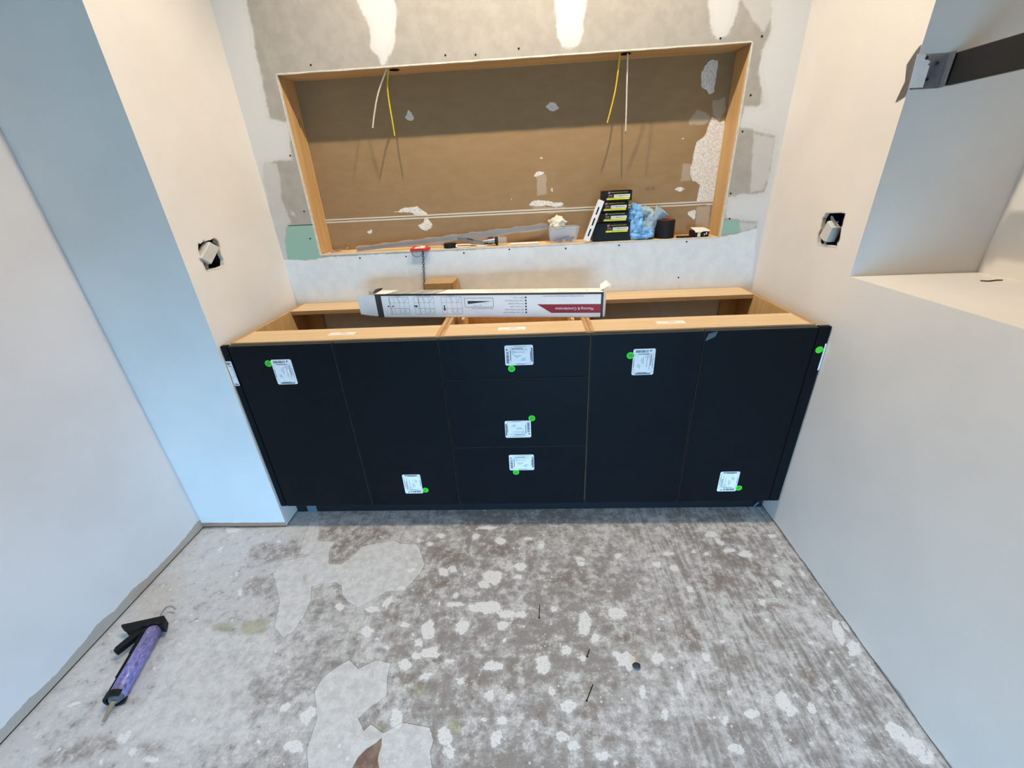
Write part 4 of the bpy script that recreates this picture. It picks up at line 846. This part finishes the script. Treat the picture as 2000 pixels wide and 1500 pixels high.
# wrapped metal strip
p0, p1 = Vector((.338, YB + .036, ZS + .010)), Vector((1.222, YB + .115, ZS + .066))
t = thing('wrapped_trim', 'long metal trim strip in a clear plastic sleeve lying along the sill', 'trim strip', tuple(p0))
n = 60; mb = MB(); vs = []
for i in range(n + 1):
    c = p0.lerp(p1, i / n); vs += [(c.x, c.y - .002, c.z - .008), (c.x, c.y - .002, c.z + .008), (c.x, c.y + .002, c.z + .008), (c.x, c.y + .002, c.z - .008)]
mb.add(vs, [[4 * i + k_, 4 * i + (k_ + 1) % 4, 4 * i + 4 + (k_ + 1) % 4, 4 * i + 4 + k_] for i in range(n) for k_ in range(4)] + [[0, 1, 2, 3], [4 * n + 3, 4 * n + 2, 4 * n + 1, 4 * n]]); mb.build('metal_strip', plain('dull_grey_metal', (78, 70, 64), .35, .5, metal=.3), t)
mb = MB(); vs = []; r_ = random.Random(8)
for i in range(n + 1):
    c = p0.lerp(p1, i / n); sag = math.sin(PI * i / n); w_ = .006 * math.sin(i * .9) + .004 * math.sin(i * 2.3)
    vs += [(c.x, c.y - .006 - .004 * abs(math.sin(i * .7)), max(ZS + .0006, c.z - .012 - .022 * sag * (.5 + .5 * math.sin(i * .35)))), (c.x, c.y - .0075, c.z + .002 + w_ * .4), (c.x, c.y - .004, c.z + .014 + w_ * .5), (c.x, c.y + .005, c.z + .011)]
mb.add(vs, [[4 * i + k_, 4 * i + k_ + 1, 4 * i + 5 + k_, 4 * i + 4 + k_] for i in range(n) for k_ in range(3)]); mb.build('plastic_sleeve', M_clear, t, smooth=True, recalc=False)
# screws heap at the left: individual screws
sm = None; r_ = random.Random(11)
for k_ in range(14):
    if sm is None:
        mb = MB(); mb.lathe([(.0004, 0), (.0013, .004), (.0013, .024), (.0034, .027), (.0034, .0278)], 8, M=RY(PI / 2)); sm0 = mb.build('loose_screw', M_steel, smooth=True); sm = sm0.data; o = sm0
    else: o = bpy.data.objects.new('loose_screw', sm); COL.objects.link(o)
    o.location = (.205 + r_.random() * .065, YB + .03 + r_.random() * .035, ZS + .0035 + .0018 * (k_ % 5)); o.rotation_euler = (0, r_.uniform(-.25, .05), r_.uniform(0, 2 * PI))
    tag(o, 'loose steel screw in the little heap at the left end of the sill', 'screw', 'loose screws on the sill')
# black tape roll, clip, knife, fitting, stick
t = thing('tape_roll', 'small black tape roll at the front of the sill', 'tape roll', (.772, YB + .045, ZS))
mb = MB(); M_ = T(.772, YB + .045, ZS); mb.lathe([(.020, 0), (.029, 0), (.029, .018), (.020, .018)], 28, M=M_); mb.build('roll', M_black, t, smooth=True)
mb = MB(); mb.org = Vector((.83, YB + .03, ZS)); mb.tube(smooth_path([(.865, YB + .022, ZS + .003), (.815, YB + .020, ZS + .003), (.803, YB + .026, ZS + .008), (.812, YB + .034, ZS + .012), (.870, YB + .038, ZS + .010)]), .0026, 8)
tag(mb.build('wire_clip', M_white, smooth=True), 'white bent wire clip beside the black tape roll', 'clip')
t = thing('utility_knife', 'silver utility knife lying slanted behind the white clip', 'knife', (.86, YB + .07, ZS)); M_ = T(.865, YB + .066, ZS + .018) @ RZ(-.25) @ RY(.20)
mb = MB(M_); mb.prism([(-.075, .004), (-.06, -.010), (.02, -.012), (.066, -.008), (.072, .002), (.03, .010), (-.05, .011)], .010); mb.build('handle', M_metal, t)
mb = MB(M_); mb.prism([(-.072, -.003), (-.104, .004), (-.072, .006)], .001); mb.build('blade', M_steel, t); mb = MB(M_); mb.box((-.02, -.004, .010), (.01, .004, .013), bev=.001); mb.build('slider', M_black, t)
t = thing('hose_fitting', 'black and clear plumbing fitting on the sill beside the knife', 'fitting', (.985, YB + .055, ZS)); M_ = T(.945, YB + .05, ZS + .019) @ RY(PI / 2)
mb = MB(M_); mb.lathe([(.006, -.02), (.007, .0), (.011, .002), (.011, .022), (.014, .024), (.014, .034), (.010, .036)], 18); mb.build('grey_body', M_metal, t, smooth=True)
mb = MB(M_); mb.lathe([(.0145, .036), (.018, .038), (.018, .046), (.0145, .048)], 20); mb.build('black_collar', M_black, t, smooth=True)
mb = MB(M_); mb.lathe([(.015, .048), (.0175, .052), (.0175, .084), (.015, .088)], 20); mb.build('clear_cap', M_clear, t, smooth=True)
mb = MB(M_); mb.tube(smooth_path([(-.012, .0, .0), (-.016, .003, .02), (-.010, .002, .036)]), .002, 6); mb.tube([(.010, .004, -.03), (.012, -.004, .02)], .0025, 6); mb.build('lever', M_blackmat, t, smooth=True)
mb = MB(); mb.org = Vector((1.10, YB + .04, ZS)); mb.box((1.050, YB + .036, ZS), (1.175, YB + .046, ZS + .009), bev=.001); tag(mb.build('white_stick', M_white), 'thin white stick lying on the sill left of the tub', 'stick')
mb = MB(); mb.org = Vector((.91, YB + .026, ZS)); mb.prism([(-.02, -.008), (.018, -.010), (.028, .004), (.004, .012), (-.024, .008)], .006, M=T(.915, YB + .026, ZS)); tag(mb.build('putty_lump', M_cream), 'small cream scrap in front of the plumbing fitting', 'scrap')
# red tag and chain
t = thing('key_chain', 'red and white tag on the sill edge with a steel chain hanging down the wall', 'chain', (.645, YB, ZS))
Mt = T(.640, YB + .012, ZS + .003) @ RX(.12) @ RZ(.06); mb = MB(Mt); mb.prism([(-.040, -.030), (.038, -.036), (.048, -.012), (.020, .020), (-.030, .022)], .010); mb.build('red_body', M_red, t)
mb = MB(Mt); mb.prism([(-.022, -.024), (.024, -.026), (.026, .004), (.010, .014), (-.018, .014)], .0115); mb.build('white_face', M_wprint, t)
mb = MB(); mb.torus(.026, .0012, T(.632, YB - .012, ZS - .004) @ RX(.9), 24, 6); mb.build('wire_loop', M_bar, t, smooth=True)
a, b = Vector(hit(826, 491, 1, YB - .007)), Vector(hit(829.5, 566, 1, YB - .007)); nl = 15; L = (b - a).length / nl; mb = MB()
for i in range(nl):
    c = a.lerp(b, (i + .5) / nl); mb.torus(L * .36, .0011, T(*c) @ RZ((i % 2) * PI / 2 + .4) @ RX(PI / 2) @ RZ(PI / 2), 12, 5, sx=1.75)
mb.build('steel_links', plain('dark_chain', (58, 60, 64), .4, .5, metal=.5), t, smooth=True)

# ================================================================== CAULK GUN
def g(u, v, h): return Vector(hit(160 + u / 5, 1140 + v / 5, 2, h))
A0 = g(335, 1105, .029); A1 = g(715, 440, .029); ax = (A1 - A0).normalized(); LG = (A1 - A0).length
side = Vector((0, 0, 1)).cross(ax).normalized(); MG = Matrix((( side.x, 0, ax.x, A0.x), (side.y, 0, ax.y, A0.y), (0, 1, 0, A0.z), (0, 0, 0, 1)))   # local x = left side, y = up, z = along the barrel
t = thing('caulk_gun', 'black caulking gun with a purple cartridge lying on the floor', 'caulk gun', (A0.x, A0.y, 0))
R_ = .0245
mb = MB(MG); mb.lathe([(R_ - .004, .0), (R_ - .001, .004), (R_ - .001, LG - .008), (R_ - .006, LG)], 28); mb.build('cartridge', M_purple, t, smooth=True)
mb = MB(MG); mb.lathe([(.004, -.014), (.014, -.012), (.020, -.004), (R_ - .003, .0)], 24); mb.build('cartridge_shoulder', plain('grey_cap', (84, 88, 92), .3, .5), t, smooth=True)
tip = g(205, 1350, .012); mb = MB(); n0 = A0 - ax * .012; mb.tube([n0, n0.lerp(tip, .12), n0.lerp(tip, .6), tip], [.0085, .0075, .0055, .0035], 14); mb.build('nozzle', M_nozzle, t, smooth=True)
mb = MB(MG)   # cradle: half shell on the left and below
arc = [math.radians(a) for a in range(135, 271, 15)]; vs = []
for r0 in (R_ + .0005, R_ + .0025):
    for z_ in (-.006, LG + .002):
        vs += [(-r0 * math.cos(a) * 1.0, r0 * math.sin(a), z_) for a in arc]
na = len(arc); fs = []
for k_ in range(na - 1): fs += [[k_, k_ + 1, na + k_ + 1, na + k_], [2 * na + k_, 2 * na + k_ + 1, 3 * na + k_ + 1, 3 * na + k_], [k_, k_ + 1, 2 * na + k_ + 1, 2 * na + k_], [na + k_, na + k_ + 1, 3 * na + k_ + 1, 3 * na + k_]]
fs += [[0, na, 3 * na, 2 * na], [na - 1, 2 * na - 1, 4 * na - 1, 3 * na - 1]]; mb.add(vs, fs); mb.build('cradle', M_black, t, smooth=True)
mb = MB(MG); seg = 28; vs = []   # front ring with nozzle slot
arc = [math.radians(40 + i * 280 / seg) for i in range(seg + 1)]
for r0, z_ in ((R_ - .004, -.010), (R_ + .004, -.010), (R_ + .004, .006), (R_ + .0005, .006)): vs += [(r0 * math.cos(a + PI), r0 * math.sin(a + PI), z_) for a in arc]
n_ = seg + 1; mb.add(vs, [[j * n_ + k_, j * n_ + k_ + 1, ((j + 1) % 4) * n_ + k_ + 1, ((j + 1) % 4) * n_ + k_] for j in range(4) for k_ in range(seg)] + [[0, n_, 2 * n_, 3 * n_], [seg, n_ + seg, 2 * n_ + seg, 3 * n_ + seg]]); mb.build('front_ring', M_black, t, smooth=True)
mb = MB(MG); mb.lathe([(R_ + .002, LG), (R_ + .003, LG + .002), (R_ + .003, LG + .008), (.010, LG + .010)], 26); mb.build('rear_plate', M_black, t, smooth=True)
def flatbar(pts, h0, h1, name, m=M_black):
    mb = MB(); P = [Vector((q.x, q.y, 0)) for q in pts]; n_ = len(P)
    mb.add([(q.x, q.y, h0) for q in P] + [(q.x, q.y, h1) for q in P], [list(range(n_))[::-1], [n_ + i for i in range(n_)]] + [[i, (i + 1) % n_, n_ + (i + 1) % n_, n_ + i] for i in range(n_)]); return mb.build(name, m, t)
hz = .030
flatbar([g(u, v, .042) for u, v in ((800,310),(820,345),(800,430),(740,420),(600,415),(560,440),(430,468),(420,435),(385,425),(385,400))], .018, .042, 'grip')
flatbar([g(u, v, .038) for u, v in ((640,420),(660,440),(560,490),(470,560),(330,668),(306,655),(325,620),(440,525),(560,440))], .020, .038, 'trigger')
flatbar([g(u, v, .036) for u, v in ((590,410),(640,400),(620,470),(480,680),(455,680),(560,500))], .022, .036, 'frame_arm')
hk = [A1 + ax * .002, g(770, 305, .03), g(790, 270, .03), g(830, 228, .028), g(880, 222, .026), g(905, 238, .024)]
mb = MB(); mb.tube(smooth_path(hk), .0028, 8); mb.tube([hk[-1] + Vector((0, 0, -.001)), hk[-1] + Vector((.004, -.003, -.001))], .0042, 8); mb.build('plunger_hook', M_steel, t, smooth=True)
for z_ in (LG * .5,):
    mb = MB(MG); mb.tube([(R_ + .006, .004, LG * .28), (R_ + .006, .004, LG + .004)], .004, 8); mb.build('side_rod', M_blackmat, t)

# ================================================================== DEBRIS ON THE FLOOR
for px, lab in ((((1054, 1181), (1053, 1206)), 'thin dark nail on the floor in front of the drawer cabinet'), (((1158, 1337), (1146, 1368)), 'thin dark nail on the floor at the bottom centre'), (((1151, 1268), (1147, 1282)), 'tiny bent dark nail on the floor near the centre')):
    a, b = Vector(hit(*px[0], 2, .002)), Vector(hit(*px[1], 2, .002)); mb = MB(); mb.org = Vector((a.x, a.y, 0))
    mb.tube([a, b], .0014, 6); mb.tube([b, b + (b - a).normalized() * .002], .003, 8); tag(mb.build('nail', M_blackmat), lab, 'nail')
q = hit(1243, 1301, 2, .004); mb = MB(); mb.org = Vector((q[0], q[1], 0)); bm = bmesh.new(); bmesh.ops.create_icosphere(bm, subdivisions=2, radius=1)
bm.verts.index_update(); mb.add([(q[0] + v.co.x * .013 * (1 + .3 * mnoise.noise(v.co * 2)), q[1] + v.co.y * .010, .0062 + v.co.z * .006) for v in bm.verts], [[v.index for v in f.verts] for f in bm.faces]); bm.free()
tag(mb.build('pebble', plain('dark_pebble', (50, 50, 54), .6, .4)), 'dark pebble on the floor right of centre', 'pebble')
for u, v, s_, lab in ((1135, 1098, .011, 'curled plaster chip on the floor below the right end of the drawers'), (1057, 1063, .008, 'small curled plaster chip near the cabinet shadow'), (1291, 1208, .010, 'grey and white plaster chip on the floor right of centre')):
    q = hit(u, v, 2, 0); mb = MB(); mb.org = Vector((q[0], q[1], 0)); vs = []; r_ = random.Random(u)
    ring = [(math.cos(a) * s_ * r_.uniform(.7, 1.15), math.sin(a) * s_ * .7 * r_.uniform(.7, 1.15)) for a in np.linspace(0, 2 * PI, 9, endpoint=False)]
    vs = [(q[0] + x, q[1] + y_, .0006) for x, y_ in ring] + [(q[0] + x * .8, q[1] + y_ * .8, .003 + (.003 if i % 3 == 0 else 0)) for i, (x, y_) in enumerate(ring)]
    mb.add(vs, [list(range(9))[::-1], [9 + i for i in range(9)]] + [[i, (i + 1) % 9, 9 + (i + 1) % 9, 9 + i] for i in range(9)]); tag(mb.build('plaster_chip', M_gypsum), lab, 'chip')

# ================================================================== CEILING DOWNLIGHTS
for x, LY, LW, lab in ((LAMP_X[0], LAMP_Y, LAMP_W * .96, 'left recessed ceiling downlight above the cabinets'), (LAMP_X[1], LAMP_Y, LAMP_W * 1.14, 'right recessed ceiling downlight above the cabinets'), (.9, -2.5, FILL_W, 'added unseen fill downlight behind the camera')):  # third lamp is an added warm fill for the camera-facing walls
    t = thing('recessed_downlight', lab, 'light', (x, LY, CEIL))
    mb = MB(T(x, LY, CEIL - .006)); mb.lathe([(.030, .0055), (.052, .0055), (.052, .003), (.034, 0), (.030, .002)], 28); mb.build('trim_ring', M_white, t, smooth=True)
    k = N('lamp_lens', .5); k.b.inputs['Emission Color'].default_value = LAMP_COL + (1,); k.b.inputs['Emission Strength'].default_value = 6.0; k.col(lin((240, 235, 225)))
    mb = MB(T(x, LY, CEIL - .004)); mb.lathe([(.029, .002), (.029, .003)], 24); mb.build('lens', k.m, t)
    ld = bpy.data.lights.new('downlight_beam', 'SPOT'); ld.energy = LW; ld.color = LAMP_COL; ld.shadow_soft_size = .018; ld.spot_size = math.radians(130); ld.spot_blend = .7
    lo = bpy.data.objects.new('downlight_beam', ld); COL.objects.link(lo); lo.location = (x, LY, CEIL - .03)
